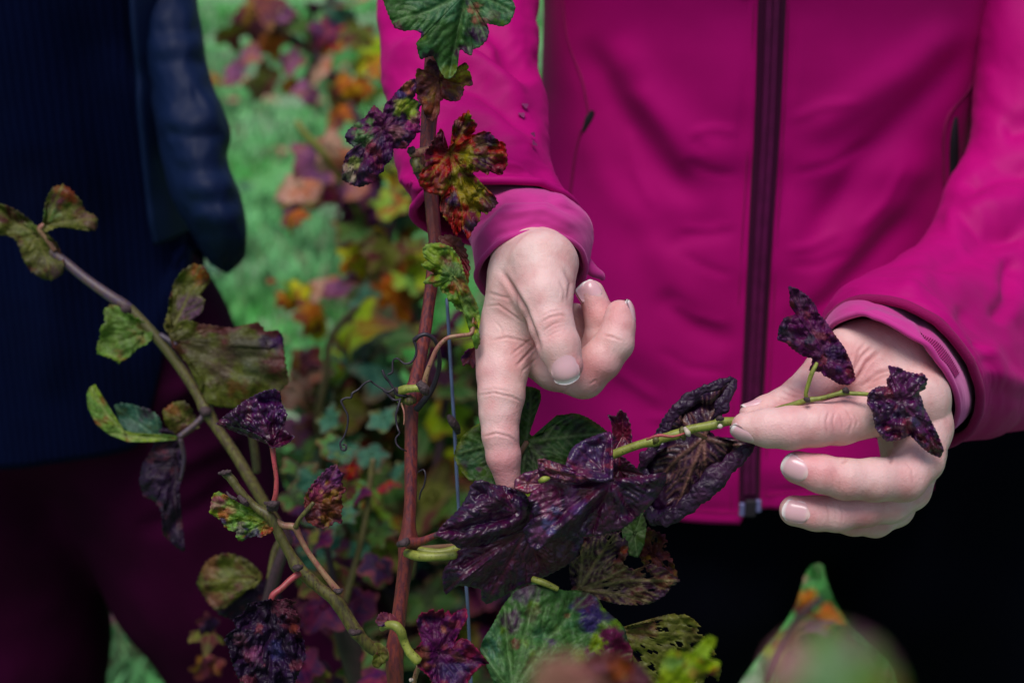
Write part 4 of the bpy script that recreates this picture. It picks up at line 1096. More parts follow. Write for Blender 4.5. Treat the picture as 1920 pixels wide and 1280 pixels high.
# top green leaf
leaf([(700, -40), (716, -10), (724, 15), (732, 35), (740, 52), (757, 58), (765, 57), (778, 56), (790, 62), (790, 72), (781, 80), (784, 98), (789, 112), (796, 108), (812, 104), (820, 118), (826, 134), (836, 148), (846, 146), (856, 134), (858, 112), (858, 96), (865, 92), (874, 100), (884, 104), (886, 92), (900, 88), (912, 76), (917, 60), (912, 44), (926, 46), (940, 50), (955, 44), (962, 30), (966, 14), (958, -6), (940, -50), (900, -90), (830, -100), (750, -80)],
     (874, -14), 'green', vine, dz=-12, tilt=(4, 3), crumple=4, teeth=1.6, tl=9, seed=3, tips=[(735, 40), (842, 146), (910, 70), (960, 20), (720, -50)], relief=1.6, freq=40, patchn=(0.68, 0.8), vein=0.65,
     spots=[(900, 68, 24, (0.045, 0.012, 0.05), 0.95), (886, 16, 13, (0.30, 0.10, 0.09), 0.9), (893, 36, 10, (0.30, 0.10, 0.09), 0.9), (880, 2, 8, (0.05, 0.02, 0.07), .8), (908, 42, 8, (0.25, 0.06, 0.10), .8), (745, 50, 12, (0.05, 0.012, 0.02), .95), (788, 62, 8, (0.07, 0.02, 0.10), .95),
            (806, 108, 13, (0.03, 0.012, 0.03), .95), (842, 138, 16, (0.10, 0.13, 0.02), 0.8), (866, 96, 14, (0.05, 0.012, 0.045), .9), (925, 30, 10, (0.10, 0.06, 0.06), .5)],
     folds=[([(874, -10), (862, 50), (842, 146)], 9, -2.5), ([(880, 20), (868, 60), (862, 90)], 7, 2)], label='large green leaf with purple and pink blotches')
leaf([(782, 130), (797, 133), (803, 112), (820, 118), (835, 138), (868, 122), (872, 118), (879, 125), (875, 130), (882, 138), (886, 160), (870, 160), (868, 175), (860, 188), (845, 190), (832, 185), (822, 192), (822, 215), (812, 228), (800, 222), (792, 200), (784, 185), (779, 165), (780, 145)],
     (826, 150), 'redbrown', vine, dz=2, crumple=5, teeth=2.2, tl=10, mat='leafdry', seed=5, freq=20, spots=[(868, 140, 16, (0.22, 0.20, 0.03), .85), (850, 165, 16, (0.20, 0.11, 0.03), .8), (835, 160, 9, (0.16, 0.01, 0.02), .8), (805, 205, 18, (0.16, 0.045, 0.02), .8), (850, 184, 9, (0.02, .01, .03), .9), (876, 150, 7, (0.05, .01, .01), .9), (812, 170, 9, (0.25, 0.10, 0.04), .6)], label='small reddish brown leaf with yellow rim')
leaf([(648, 255), (651, 265), (666, 276), (649, 291), (644, 312), (642, 336), (658, 346), (675, 350), (699, 342), (711, 325), (719, 322), (718, 310), (729, 304), (735, 295), (737, 278), (761, 278), (771, 264), (778, 257), (780, 248), (789, 248), (786, 231), (788, 215), (784, 205), (789, 196), (780, 188), (769, 184), (778, 178), (780, 158), (776, 148), (762, 154), (742, 175), (737, 184), (724, 194), (718, 214), (701, 198), (686, 220), (669, 231), (652, 246)],
     (719, 240), 'violet', vine, dz=-10, crumple=6, teeth=2, tl=8, mat='leafdry', seed=8, freq=17, step=2.6, relief=-0.8, cup=3, tips=[(660, 255), (660, 340), (780, 255), (780, 190), (700, 200)], vein=0.3,
     spots=[(676, 250, 19, (0.07, 0.15, 0.06), .9), (664, 306, 12, (0.24, 0.27, 0.10), .9), (656, 328, 15, (0.28, 0.25, 0.18), .8), (764, 204, 22, (0.19, 0.27, 0.05), .92), (752, 196, 10, (0.2, 0.22, 0.05), .8), (764, 166, 13, (0.35, 0.14, 0.08), .7), (700, 335, 14, (0.24, 0.05, 0.11), .7), (752, 178, 8, (0.04, 0.03, 0.09), .9), (775, 235, 14, (0.22, 0.04, 0.13), .7), (695, 228, 7, (0.05, 0.13, 0.03), .8), (742, 248, 12, (0.3, 0.14, 0.12), .35)],
     label='mottled violet leaf with green patches')
leaf([(852, 266), (850, 240), (853, 228), (864, 220), (879, 209), (883, 224), (893, 232), (890, 244), (880, 256), (898, 251), (906, 247), (919, 249), (926, 258), (936, 266), (945, 268), (950, 290), (951, 308), (940, 328), (933, 325), (931, 314), (919, 314), (916, 327), (902, 319), (883, 324), (876, 312), (868, 308), (872, 320), (878, 333), (887, 330), (900, 342), (893, 357), (910, 354), (918, 364), (927, 369), (933, 382), (912, 401), (902, 395), (898, 414), (885, 432), (878, 449), (872, 432), (866, 426), (854, 443), (849, 426), (834, 407), (826, 392), (830, 373), (843, 364), (846, 352), (838, 358), (828, 366), (813, 363), (798, 359), (786, 344), (788, 329), (799, 312), (796, 287), (806, 275), (813, 264), (820, 252), (827, 241), (831, 251), (830, 274), (838, 282)],
     (843, 286), 'red', vine, dz=-8, crumple=7, teeth=2.6, tl=10, mat='leafdry', seed=13, freq=18, step=2.6, cup=-2, vein=0.5, tips=[(880, 215), (945, 290), (920, 380), (868, 430), (795, 345)],
     spots=[(866, 240, 18, (0.07, 0.02, 0.04), .8), (900, 268, 16, (0.17, 0.09, 0.08), .85), (874, 294, 17, (0.15, 0.15, 0.02), .8), (882, 360, 24, (0.17, 0.16, 0.02), .85), (890, 385, 14, (0.15, 0.12, 0.02), .8), (920, 262, 13, (0.03, 0.01, 0.05), .85), (850, 375, 13, (0.02, 0.012, 0.06), .9), (905, 305, 13, (0.03, 0.01, 0.03), .85), (920, 378, 15, (0.04, 0.015, 0.02), .9), (884, 425, 14, (0.03, 0.015, 0.04), .9), (935, 300, 16, (0.16, 0.01, 0.03), .8), (820, 338, 20, (0.10, 0.005, 0.02), .8), (822, 355, 12, (0.12, 0.04, 0.02), .6), (835, 395, 12, (0.10, 0.06, 0.05), .7), (808, 270, 12, (0.15, 0.06, 0.07), .6)],
     label='crumpled dark red leaf tinged yellow green')
leaf([(801, 458), (793, 468), (796, 482), (806, 488), (791, 496), (800, 503), (818, 511), (806, 518), (793, 531), (812, 531), (815, 538), (824, 533), (829, 548), (841, 552), (840, 562), (849, 566), (856, 578), (869, 585), (876, 592), (880, 600), (888, 640), (893, 655), (900, 640), (894, 606), (898, 592), (894, 572), (880, 545), (869, 510), (860, 482), (846, 464), (824, 456)],
     (850, 520), 'freshgreen', vine, dz=-10, crumple=5, teeth=2.4, tl=8, seed=17, freq=16, step=2.6, cup=5, tips=[(800, 470), (797, 530), (888, 600), (868, 500)], vein=0.4, edgecol=(0.22, 0.32, 0.10), edge=0.07, mixn=(0.4, 0.55),
     spots=[(850, 505, 20, (0.05, 0.10, 0.04), .8), (838, 485, 12, (0.09, 0.04, 0.03), .6), (878, 560, 14, (0.06, 0.11, 0.05), .7), (888, 620, 6, (0.30, 0.25, 0.03), .8), (862, 530, 9, (0.16, 0.10, 0.04), .6)], label='curled green leaf with a saw toothed edge')
leaf([(865, 672), (876, 656), (897, 650), (905, 662), (897, 675), (888, 690), (878, 680), (868, 686)], (882, 668), 'violet', vine, dz=6, crumple=3, seed=19, teeth=2)
leaf([(822, 445), (840, 440), (862, 446), (872, 468), (880, 500), (876, 545), (866, 520), (850, 470), (830, 466)], (852, 462), 'redbrown', vine, dz=4, crumple=4, seed=20, teeth=3, mat='leafdry', spots=[(872, 500, 20, (0.16, 0.01, 0.02), .7)])

# green leaf behind the pointing finger
leaf([(985, 725), (1000, 726), (1012, 732), (1014, 745), (1008, 758), (1002, 772), (994, 792), (990, 808), (996, 818), (1018, 810), (1030, 797), (1036, 790), (1043, 779), (1058, 778), (1072, 775), (1085, 776), (1102, 783), (1127, 800), (1142, 813), (1124, 850), (1085, 890), (1040, 915), (985, 925), (940, 918), (905, 908), (880, 900), (864, 882), (856, 866), (852, 855), (856, 838), (870, 815), (885, 802), (905, 790), (940, 790), (965, 770)],
     (987, 828), 'deepgreen', vine, dz=26, tilt=(0, -6), crumple=5, teeth=1.5, tl=9, seed=23, tips=[(995, 730), (1135, 812), (1060, 905), (975, 925), (860, 850)], relief=-1.0, vein=0.85, freq=34, edgecol=(0.10, 0.13, 0.03), edge=0.04,
     spots=[(1041, 801, 8, (0.008, 0.006, 0.01), .95), (1060, 794, 7, (0.01, 0.006, 0.01), .95), (992, 760, 6, (0.01, 0.008, 0.03), .95), (1010, 850, 16, (0.03, 0.02, 0.025), .7), (868, 872, 10, (0.10, 0.04, 0.09), .8), (1072, 778, 6, (0.15, 0.06, 0.1), .5), (880, 850, 22, (0.04, 0.10, 0.05), .6), (992, 870, 18, (0.02, 0.02, 0.015), .5), (898, 880, 6, (0.06, 0.02, 0.05), .8)],
     label='dull green leaf underside behind the pointing finger')
stem('petiole', [(988, 828, 22, 5.5), (978, 845, 22, 5), (965, 870, 24, 5), (940, 930, 30, 5), (900, 1010, 34, 5), (780, 1030, 20, 6)], M['petiole_pink'], vine, n=40)

# ------------------------------------------------------------------ the held shoot, a side branch of the vine
stem('side_shoot', [(772, 1030, 14, 9), (830, 1035, 14, 8), (900, 1010, 12, 8), (980, 962, 8, 8), (1060, 905, 2, 8), (1120, 870, -3, 8), (1152, 851, -6, 8), (1200, 833, -9, 8.3), (1228, 827, -10, 10), (1240, 822, -11, 8.5), (1272, 813, -12, 9.5), (1282, 809, -12, 9), (1300, 803, -13, 8.2), (1335, 797, -14, 8.6), (1350, 792, -14, 10.5),
                    (1362, 790, -14, 8), (1392, 787, -13, 7), (1425, 778, -10, 6.5), (1462, 766, -16, 5.5), (1500, 754, -20, 5), (1513, 750, -21, 5.6), (1540, 746, -22, 4.2), (1570, 738, -24, 4.0), (1583, 735, -24, 6), (1592, 737, -24, 4), (1628, 739, -25, 4), (1650, 742, -24, 3)], M['green'], vine, n=230, seg=14, wob=0.12, seed=3)
stem('petiole', [(1513, 750, -22, 4), (1511, 738, -23, 4), (1515, 722, -24, 4), (1522, 700, -25, 4.5), (1532, 680, -25, 3.5)], M['green'], vine, n=30, seg=12)
stem('petiole', [(1296, 808, -10, 4), (1312, 815, -8, 4.5), (1322, 819, -4, 5)], M['petiole_pink'], vine, n=14, seg=12)
stem('stipule', [(1212, 824, -17, 2), (1235, 816, -18, 3.2), (1262, 818, -19, 2.5), (1284, 812, -18, 2)], M['petiole_red'], vine, n=20)
knob([(1284, 802, -18, 3), (1289, 810, -20, 6.5), (1292, 816, -18, 3)], 'bud', vine, 'bud')
knob([(1280, 800, -14, 4), (1279, 812, -15, 6), (1283, 824, -14, 3)], 'shoot', vine)
knob([(1344, 786, -18, 3), (1349, 784, -19, 5), (1356, 785, -18, 3)], 'node', vine)
knob([(1346, 800, -18, 2), (1350, 799, -19, 4), (1354, 798, -18, 2)], 'bud', vine, 'bud')
knob([(1508, 748, -25, 3), (1513, 749, -26, 5), (1518, 752, -25, 3)], 'node', vine)
knob([(1580, 730, -25, 2), (1585, 731, -26, 5), (1590, 735, -25, 3)], 'node', vine)
knob([(1232, 818, -17, 3), (1230, 824, -18, 6), (1226, 832, -17, 3)], 'shoot', vine)
knob([(814, 1004, -6, 3), (822, 1001, -7, 6), (828, 996, -8, 3)], 'node', vine)

PUR = dict(mat='leafgloss', crumple=4.4, freq=30, step=2.5, relief=1.8, patchn=(0.66, 0.8))
# back leaf, seen from below, with its margins rolled over
LD = leaf([(1374, 708), (1381, 717), (1376, 735), (1366, 748), (1350, 777), (1335, 794), (1330, 808), (1340, 818), (1359, 821), (1388, 823), (1412, 833), (1400, 850), (1384, 868), (1349, 903), (1316, 935), (1282, 964), (1253, 980), (1221, 985), (1208, 964), (1215, 940), (1205, 900), (1195, 879), (1206, 858), (1226, 840), (1228, 816), (1243, 787), (1262, 760), (1282, 746), (1299, 734), (1306, 729), (1335, 722), (1359, 712)],
     (1320, 820), 'under', vine, dz=12, tilt=(-4, 2), crumple=4, teeth=2, tl=12, roll=-1.25, rollr=17, mat='leafgloss', seed=29, step=2.5, freq=34, relief=-1.6, vein=0.75, cup=8, tips=[(1365, 725), (1395, 835), (1262, 970), (1230, 905), (1262, 770), (1330, 905)],
     mixn=(0.45, 0.7), patchn=(0.7, 0.8), edgecol=(0.018, 0.003, 0.028), edge=0.13, label='purple leaf seen from beneath with margins rolled over')
stem('leaf_roll', [(1413, 832, -6, 5), (1392, 850, -8, 15), (1352, 884, -9, 19), (1318, 920, -9, 20), (1286, 950, -7, 17), (1252, 972, -4, 12), (1228, 978, 0, 5)], M['leafroll'], LD, n=90, seg=26, wob=0.55, flat=0.5)
stem('leaf_roll', [(1378, 712, -2, 6), (1371, 730, -4, 11), (1356, 756, -5, 12), (1344, 778, -3, 8), (1334, 795, 2, 4)], M['leafroll'], LD, n=60, seg=20, wob=0.5, flat=0.5)
stem('leaf_roll', [(1372, 710, -2, 6), (1345, 722, -3, 9), (1318, 732, -3, 9), (1290, 749, -2, 11), (1266, 774, -1, 12), (1248, 804, 0, 9), (1232, 830, 3, 9), (1212, 858, 5, 10), (1200, 878, 6, 5)], M['leafroll'], LD, n=90, seg=22, wob=0.7, flat=0.5)
for o_ in LD.children:
    me = o_.data; a = me.color_attributes.new('Col', 'FLOAT_COLOR', 'POINT')
    co = np.zeros(len(me.vertices) * 3, np.float32); me.vertices.foreach_get('co', co); co = co.reshape(-1, 3)
    nrm = fbm(co * 300, 5, 3, 0.4) - 0.5
    vn = np.zeros(len(me.vertices) * 3, np.float32); me.vertices.foreach_get('normal', vn); vn = vn.reshape(-1, 3)
    me.vertices.foreach_set('co', (co + vn * (nrm * 0.0026 + (fbm(co * 700, 8, 3) - 0.5) * 0.0011)[:, None]).astype(np.float32).ravel())
    k = sstep(0.4, 0.6, fbm(co * 90, 9, 3))[:, None]
    cc_ = np.ones((len(co), 4), np.float32); cc_[:, :3] = np.array([0.020, 0.002, 0.026]) * (1 - k) + np.array([0.038, 0.004, 0.036]) * k
    a.data.foreach_set('color', cc_.ravel()); me.update()
leaf([(1139, 778), (1155, 781), (1162, 768), (1173, 775), (1181, 795), (1184, 820), (1184, 841), (1166, 848), (1150, 850), (1149, 810), (1147, 789)], (1168, 815), 'purple', vine, dz=6, crumple=3, teeth=1.5, seed=31, cup=-4, mat='leafgloss', step=2.6, spots=[(1168, 815, 22, (0.08, 0.004, 0.015), .8)], label='small upright dark red leaf fold')
leaf([(1150, 857), (1158, 854), (1168, 856), (1185, 870), (1208, 892), (1190, 900), (1165, 898), (1150, 898)], (1160, 880), 'purple', vine, dz=2, seed=33, teeth=1.5, tilt=(0, 4), **PUR)
# lower purple leaf
leaf([(849, 1042), (863, 1030), (880, 1022), (897, 1020), (912, 1021), (942, 1008), (979, 992), (1020, 985), (1075, 990), (1095, 1010), (1082, 1042), (1060, 1060), (1044, 1068), (1013, 1084), (990, 1094), (965, 1104), (940, 1118), (914, 1131), (904, 1124), (903, 1103), (881, 1098), (862, 1096), (849, 1099), (841, 1101), (836, 1114), (832, 1103), (830, 1079), (834, 1066), (841, 1057)],
     (985, 995), 'purple', vine, dz=-8, tilt=(4, 9), teeth=1.6, seed=37, cup=7, roll=0.8, rollr=8, tips=[(836, 1105), (905, 1022), (914, 1125), (1020, 1080), (870, 1060)], vein=0.5, label='lower glossy purple leaf', spots=[(1040, 1040, 40, (0.045, 0.004, 0.018), .7)], folds=[([(975, 995), (915, 1022), (870, 1040), (845, 1070)], 6, 2.2), ([(960, 1000), (900, 1070), (850, 1096)], 22, 4)], **PUR)
# left upper purple leaf under the finger
leaf([(818, 1002), (824, 992), (836, 978), (849, 967), (861, 955), (871, 941), (881, 921), (882, 912), (891, 902), (902, 900), (914, 904), (926, 909), (946, 911), (962, 917), (980, 924), (1000, 940), (1000, 969), (990, 985), (979, 991), (942, 1007), (910, 1022), (881, 1023), (861, 1027), (849, 1018), (832, 1010)],
     (968, 960), 'purple', vine, dz=-16, tilt=(6, 6), teeth=1.4, seed=41, cup=5, roll=0.7, rollr=7, tips=[(822, 1000), (885, 912), (870, 1024), (940, 912)], vein=0.25, label='left glossy purple leaf touched by the fingertip',
     folds=[([(830, 1000), (880, 985), (930, 975), (970, 968)], 6, -3.0), ([(850, 985), (890, 955), (950, 930)], 16, 4), ([(860, 1010), (910, 1000), (960, 985)], 9, 3)], **PUR)
leaf([(966, 900), (974, 893), (983, 887), (996, 884), (1009, 880), (1014, 885), (1017, 893), (1016, 910), (1001, 920), (990, 925), (977, 921), (964, 914)], (990, 905), 'violet', vine, dz=-17, seed=43, teeth=1, crumple=3, mat='leafgloss', step=2.5, roll=0.6, rollr=5, spots=[(974, 914, 5, (0.35, 0.02, 0.08), .9), (978, 922, 8, (0.01, 0.008, 0.02), .8)])
# centre purple leaf, its upper flap and the tip on the right
leaf([(1010, 864), (1026, 863), (1040, 870), (1061, 879), (1085, 892), (1105, 901), (1130, 900), (1150, 898), (1171, 898), (1190, 897), (1208, 895), (1230, 892), (1248, 886), (1247, 902), (1237, 923), (1226, 938), (1213, 951), (1185, 977), (1164, 992), (1124, 1002), (1084, 1006), (1054, 1004), (1030, 1010), (1018, 1022), (1008, 1031), (995, 1024), (986, 1005), (981, 993), (992, 980), (1002, 970), (998, 956), (1002, 946), (990, 935), (1000, 922), (1012, 916), (1016, 905), (1010, 885)],
     (1148, 899), 'purple', vine, dz=-24, tilt=(3, 5), teeth=1.8, tl=9, seed=47, cup=4, roll=0.75, rollr=9, tips=[(1015, 868), (990, 935), (998, 1022), (1110, 1004), (1190, 972), (1245, 890)], vein=0.35, label='central glossy purple leaf with pinkish torn margin',
     spots=[(1025, 935, 34, (0.17, 0.045, 0.10), .75), (1012, 1000, 20, (0.12, 0.05, 0.11), .7), (1040, 905, 24, (0.09, 0.02, 0.05), .7), (1042, 955, 11, (0.05, 0.05, 0.12), .9), (1030, 985, 14, (0.06, 0.06, 0.14), .85), (1075, 930, 22, (0.11, 0.03, 0.10), .6), (1100, 925, 13, (0.14, 0.03, 0.04), .5), (1140, 915, 10, (0.18, 0.03, 0.10), .5), (1085, 950, 14, (0.06, 0.035, 0.11), .7)],
     folds=[([(1145, 900), (1080, 905), (1020, 880)], 8, -3), ([(1145, 903), (1090, 960), (1010, 1020)], 14, 5), ([(1150, 905), (1170, 960), (1175, 985)], 10, 3), ([(1155, 900), (1200, 905), (1245, 893)], 8, 3), ([(1140, 920), (1100, 970), (1060, 1000)], 10, -2.5)], **PUR)
leaf([(1061, 872), (1065, 857), (1070, 845), (1077, 836), (1092, 827), (1110, 819), (1127, 813), (1143, 809), (1147, 813), (1148, 830), (1149, 862), (1149, 897), (1135, 903), (1118, 903), (1101, 898), (1077, 884)], (1132, 885), 'violet', vine, dz=-28, tilt=(2, -7), teeth=0.8, seed=53, crumple=3.5, freq=24, step=2.4, relief=1.0, mat='leafgloss', cup=-3, roll=0.45, rollr=5, tips=[(1143, 812), (1078, 838), (1065, 868)], vein=0.2, mixn=(0.35, 0.6),
     spots=[(1095, 850, 26, (0.035, 0.018, 0.07), .7), (1085, 885, 18, (0.12, 0.03, 0.06), .6)], label='upturned flap of the central purple leaf')
leaf([(1008, 862), (1020, 860), (1045, 870), (1075, 884), (1110, 898), (1090, 904), (1060, 902), (1030, 893), (1012, 880)], (1050, 885), 'violet', vine, dz=-30, seed=55, teeth=1, tilt=(0, 3), crumple=4, freq=16, step=2.4, relief=1.0, mat='leafgloss', roll=0.6, rollr=5, folds=[([(1015, 872), (1060, 885), (1100, 898)], 6, 2.5)])
stem('twig', [(1012, 902, -28, 4), (1020, 898, -31, 6), (1030, 896, -30, 3)], M['green'], vine, n=10)
# small leaves at the tip of the held shoot
leaf([(1479, 537), (1493, 541), (1513, 554), (1527, 571), (1533, 587), (1547, 602), (1564, 627), (1583, 652), (1597, 683), (1604, 712), (1592, 721), (1575, 720), (1561, 711), (1552, 706), (1544, 703), (1540, 696), (1530, 696), (1517, 694), (1522, 684), (1524, 671), (1505, 666), (1485, 652), (1468, 635), (1458, 637), (1461, 613), (1471, 596), (1493, 590), (1502, 586), (1497, 575), (1481, 572), (1482, 554)],
     (1548, 668), 'violet', vine, dz=-26, tilt=(-4, 2), crumple=4.5, freq=15, step=2.3, teeth=1.6, tl=8, mat='leafdry', seed=59, relief=1.2, cup=3, tips=[(1485, 545), (1465, 625), (1600, 710), (1522, 692)], vein=0.2, mixn=(0.55, 0.8), roll=0.4, rollr=5,
     spots=[(1516, 637, 11, (0.012, 0.012, 0.03), .9), (1466, 618, 10, (0.02, 0.02, 0.04), .85), (1478, 629, 9, (0.16, 0.10, 0.16), .6), (1595, 700, 14, (0.08, 0.008, 0.015), .8), (1500, 560, 14, (0.05, 0.02, 0.05), .7), (1572, 690, 7, (0.03, 0.02, 0.07), .7), (1485, 570, 8, (0.14, 0.03, 0.02), .6), (1474, 600, 9, (0.02, 0.015, 0.03), .7)], label='upright wrinkled violet leaf at the shoot tip')
leaf([(1666, 686), (1674, 688), (1687, 690), (1698, 697), (1710, 700), (1722, 702), (1730, 700), (1738, 711), (1734, 728), (1721, 734), (1728, 748), (1731, 762), (1744, 787), (1758, 815), (1769, 843), (1763, 857), (1744, 849), (1730, 838), (1721, 829), (1707, 815), (1695, 820), (1687, 824), (1662, 826), (1652, 816), (1642, 801), (1637, 773), (1626, 755), (1628, 739), (1638, 730), (1648, 725), (1665, 725), (1663, 712), (1671, 702)],
     (1690, 752), 'violet', vine, dz=-30, tilt=(5, 4), crumple=5.5, freq=15, step=2.3, teeth=1.5, tl=8, mat='leafgloss', seed=61, relief=1.2, cup=4, tips=[(1668, 690), (1735, 708), (1765, 850), (1650, 815), (1630, 740)], vein=0.15, mixn=(0.5, 0.75), roll=0.5, rollr=6,
     spots=[(1690, 772, 16, (0.015, 0.012, 0.04), .8), (1720, 712, 10, (0.03, 0.012, 0.04), .8), (1650, 735, 12, (0.04, 0.015, 0.04), .7), (1755, 840, 14, (0.05, 0.01, 0.015), .8), (1728, 820, 9, (0.09, 0.005, 0.01), .7), (1715, 790, 9, (0.04, 0.035, 0.09), .7), (1700, 720, 8, (0.08, 0.03, 0.09), .5)], label='wrinkled violet leaf lying against the knuckles')

# ------------------------------------------------------------------ lower leaves
leaf([(1085, 1012), (1110, 1004), (1133, 1000), (1165, 998), (1172, 1010), (1177, 1020), (1177, 1037), (1166, 1056), (1180, 1066), (1195, 1068), (1229, 1056), (1251, 1068), (1262, 1080), (1274, 1087), (1258, 1100), (1246, 1115), (1220, 1130), (1190, 1132), (1160, 1130), (1122, 1121), (1098, 1112), (1074, 1106), (1070, 1080), (1068, 1056), (1078, 1034)],
     (1085, 1105), 'netted', vine, dz=20, tilt=(0, 4), crumple=6, freq=22, step=2.6, teeth=3, tl=10, mat='leafdry', seed=67, relief=-1.2, vein=0.9, net=0.5, holes=0.28, tips=[(1150, 1003), (1090, 1015), (1180, 1060), (1268, 1088), (1220, 1128)],
     spots=[(1172, 1030, 9, (0.25, 0.06, 0.03), .7), (1245, 1085, 16, (0.16, 0.045, 0.02), .5), (1200, 1070, 14, (0.14, 0.06, 0.02), .5)], label='dark dry leaf with pale net veins')
leaf([(1165, 985), (1180, 975), (1205, 955), (1212, 985), (1208, 1020), (1196, 1045), (1180, 1040), (1168, 1010)], (1190, 1000), 'deepgreen', vine, dz=26, seed=69, teeth=1)
leaf([(1195, 1000), (1215, 990), (1245, 1005), (1255, 1040), (1270, 1080), (1245, 1095), (1215, 1070), (1200, 1040)], (1225, 1040), 'redbrown', vine, dz=40, seed=70, teeth=4, mat='leafdry', crumple=8, freq=14, holes=0.3)
leaf([(901, 1218), (904, 1204), (911, 1190), (924, 1171), (934, 1152), (942, 1137), (955, 1120), (968, 1107), (985, 1100), (997, 1095), (1020, 1098), (1041, 1102), (1060, 1107), (1082, 1106), (1107, 1112), (1122, 1122), (1130, 1138), (1145, 1152), (1158, 1162), (1171, 1178), (1175, 1196), (1186, 1220), (1184, 1240), (1175, 1262), (1150, 1300), (1090, 1350), (1010, 1370), (950, 1330), (922, 1270)],
     (960, 1300), 'green', vine, dz=-14, tilt=(3, -6), cup=6, crumple=5, teeth=1.2, tl=9, seed=71, freq=34, relief=1.6, vein=0.45, tips=[(905, 1215), (945, 1135), (1010, 1098), (1100, 1115), (1180, 1225)], mixn=(0.35, 0.6), patchn=(0.62, 0.75),
     spots=[(960, 1160, 26, (0.05, 0.015, 0.05), .9), (975, 1118, 22, (0.06, 0.03, 0.07), .75), (1000, 1108, 18, (0.06, 0.03, 0.06), .7), (1105, 1150, 30, (0.022, 0.012, 0.07), .95), (1098, 1128, 18, (0.05, 0.008, 0.03), .8), (1140, 1200, 34, (0.09, 0.010, 0.05), .95), (1165, 1225, 24, (0.10, 0.010, 0.04), .9), (968, 1207, 12, (0.11, 0.03, 0.03), .85), (1032, 1203, 8, (0.05, 0.02, 0.08), .8), (1062, 1153, 6, (0.22, 0.06, 0.05), .8), (1118, 1210, 16, (0.15, 0.22, 0.03), .85), (920, 1215, 18, (0.05, 0.12, 0.09), .6), (1000, 1150, 14, (0.07, 0.03, 0.04), .5)],
     folds=[([(1070, 1110), (1075, 1180), (1060, 1250)], 12, -3), ([(1135, 1150), (1150, 1190), (1140, 1240)], 14, 5), ([(945, 1140), (950, 1220), (962, 1280)], 8, -2)], label='big green leaf blotched purple at the bottom')
leaf([(1160, 1185), (1185, 1172), (1210, 1168), (1232, 1164), (1246, 1154), (1262, 1151), (1285, 1152), (1302, 1162), (1315, 1176), (1322, 1196), (1336, 1215), (1348, 1236), (1352, 1256), (1340, 1300), (1260, 1330), (1180, 1310), (1160, 1240)], (1150, 1180), 'olive', vine, dz=10, crumple=5, freq=22, teeth=2, tl=9, seed=73, relief=-1, vein=0.7, holes=0.36, edgecol=(0.12, 0.11, 0.03), edge=0.04, tips=[(1315, 1190), (1340, 1240), (1290, 1155), (1250, 1310)], label='thin olive leaf riddled with small holes')
leaf([(782, 1165), (786, 1154), (792, 1147), (800, 1150), (810, 1141), (815, 1150), (822, 1147), (829, 1141), (833, 1151), (841, 1144), (846, 1155), (856, 1146), (874, 1140), (876, 1157), (868, 1172), (860, 1186), (852, 1201), (848, 1216), (856, 1208), (866, 1196), (878, 1200), (890, 1212), (905, 1230), (917, 1243), (903, 1246), (886, 1262), (872, 1285), (860, 1310), (820, 1310), (806, 1268), (787, 1251), (775, 1236), (764, 1218), (780, 1216), (792, 1202), (786, 1184)],
     (822, 1222), 'violet', vine, dz=-18, crumple=6, freq=20, teeth=2.4, tl=9, mat='leafdry', seed=79, relief=1.2, tips=[(795, 1150), (868, 1145), (910, 1243), (830, 1300)], vein=0.15, edgecol=(0.16, 0.02, 0.05), edge=0.05, mixn=(0.4, 0.7),
     spots=[(834, 1178, 7, (0.25, 0.10, 0.06), .7), (790, 1232, 20, (0.13, 0.045, 0.03), .8), (880, 1222, 14, (0.12, 0.01, 0.02), .7), (862, 1232, 12, (0.14, 0.06, 0.04), .6), (855, 1262, 22, (0.03, 0.02, 0.07), .7)], label='curled dusty violet leaf at the foot of the cane')
stem('petiole', [(716, 1178, -14, 5), (728, 1171, -20, 8), (742, 1173, -22, 9), (752, 1184, -22, 10), (757, 1200, -20, 9), (768, 1222, -20, 9), (785, 1240, -20, 8)], M['green'], vine, n=34, seg=14, wob=0.4)
leaf([(705, 1165), (712, 1150), (722, 1148), (735, 1152), (744, 1160), (742, 1172), (728, 1170), (712, 1172)], (728, 1164), 'violet', vine, dz=-20, crumple=4, teeth=3, tl=6, seed=81, step=2.4)
leaf([(702, 1205), (712, 1204), (722, 1212), (728, 1228), (722, 1240), (708, 1252), (698, 1246), (700, 1230), (708, 1220)], (712, 1226), 'olive', vine, dz=6, crumple=4, teeth=1, seed=83, step=2.4)
stem('petiole', [(786, 1246, -6, 5), (778, 1270, -2, 5), (774, 1300, 2, 5)], M['petiole_pink'], vine, n=14)
knob([(768, 1272, -8, 2), (771, 1274, -8, 4), (775, 1273, -8, 2)], 'bud', vine, 'bud')

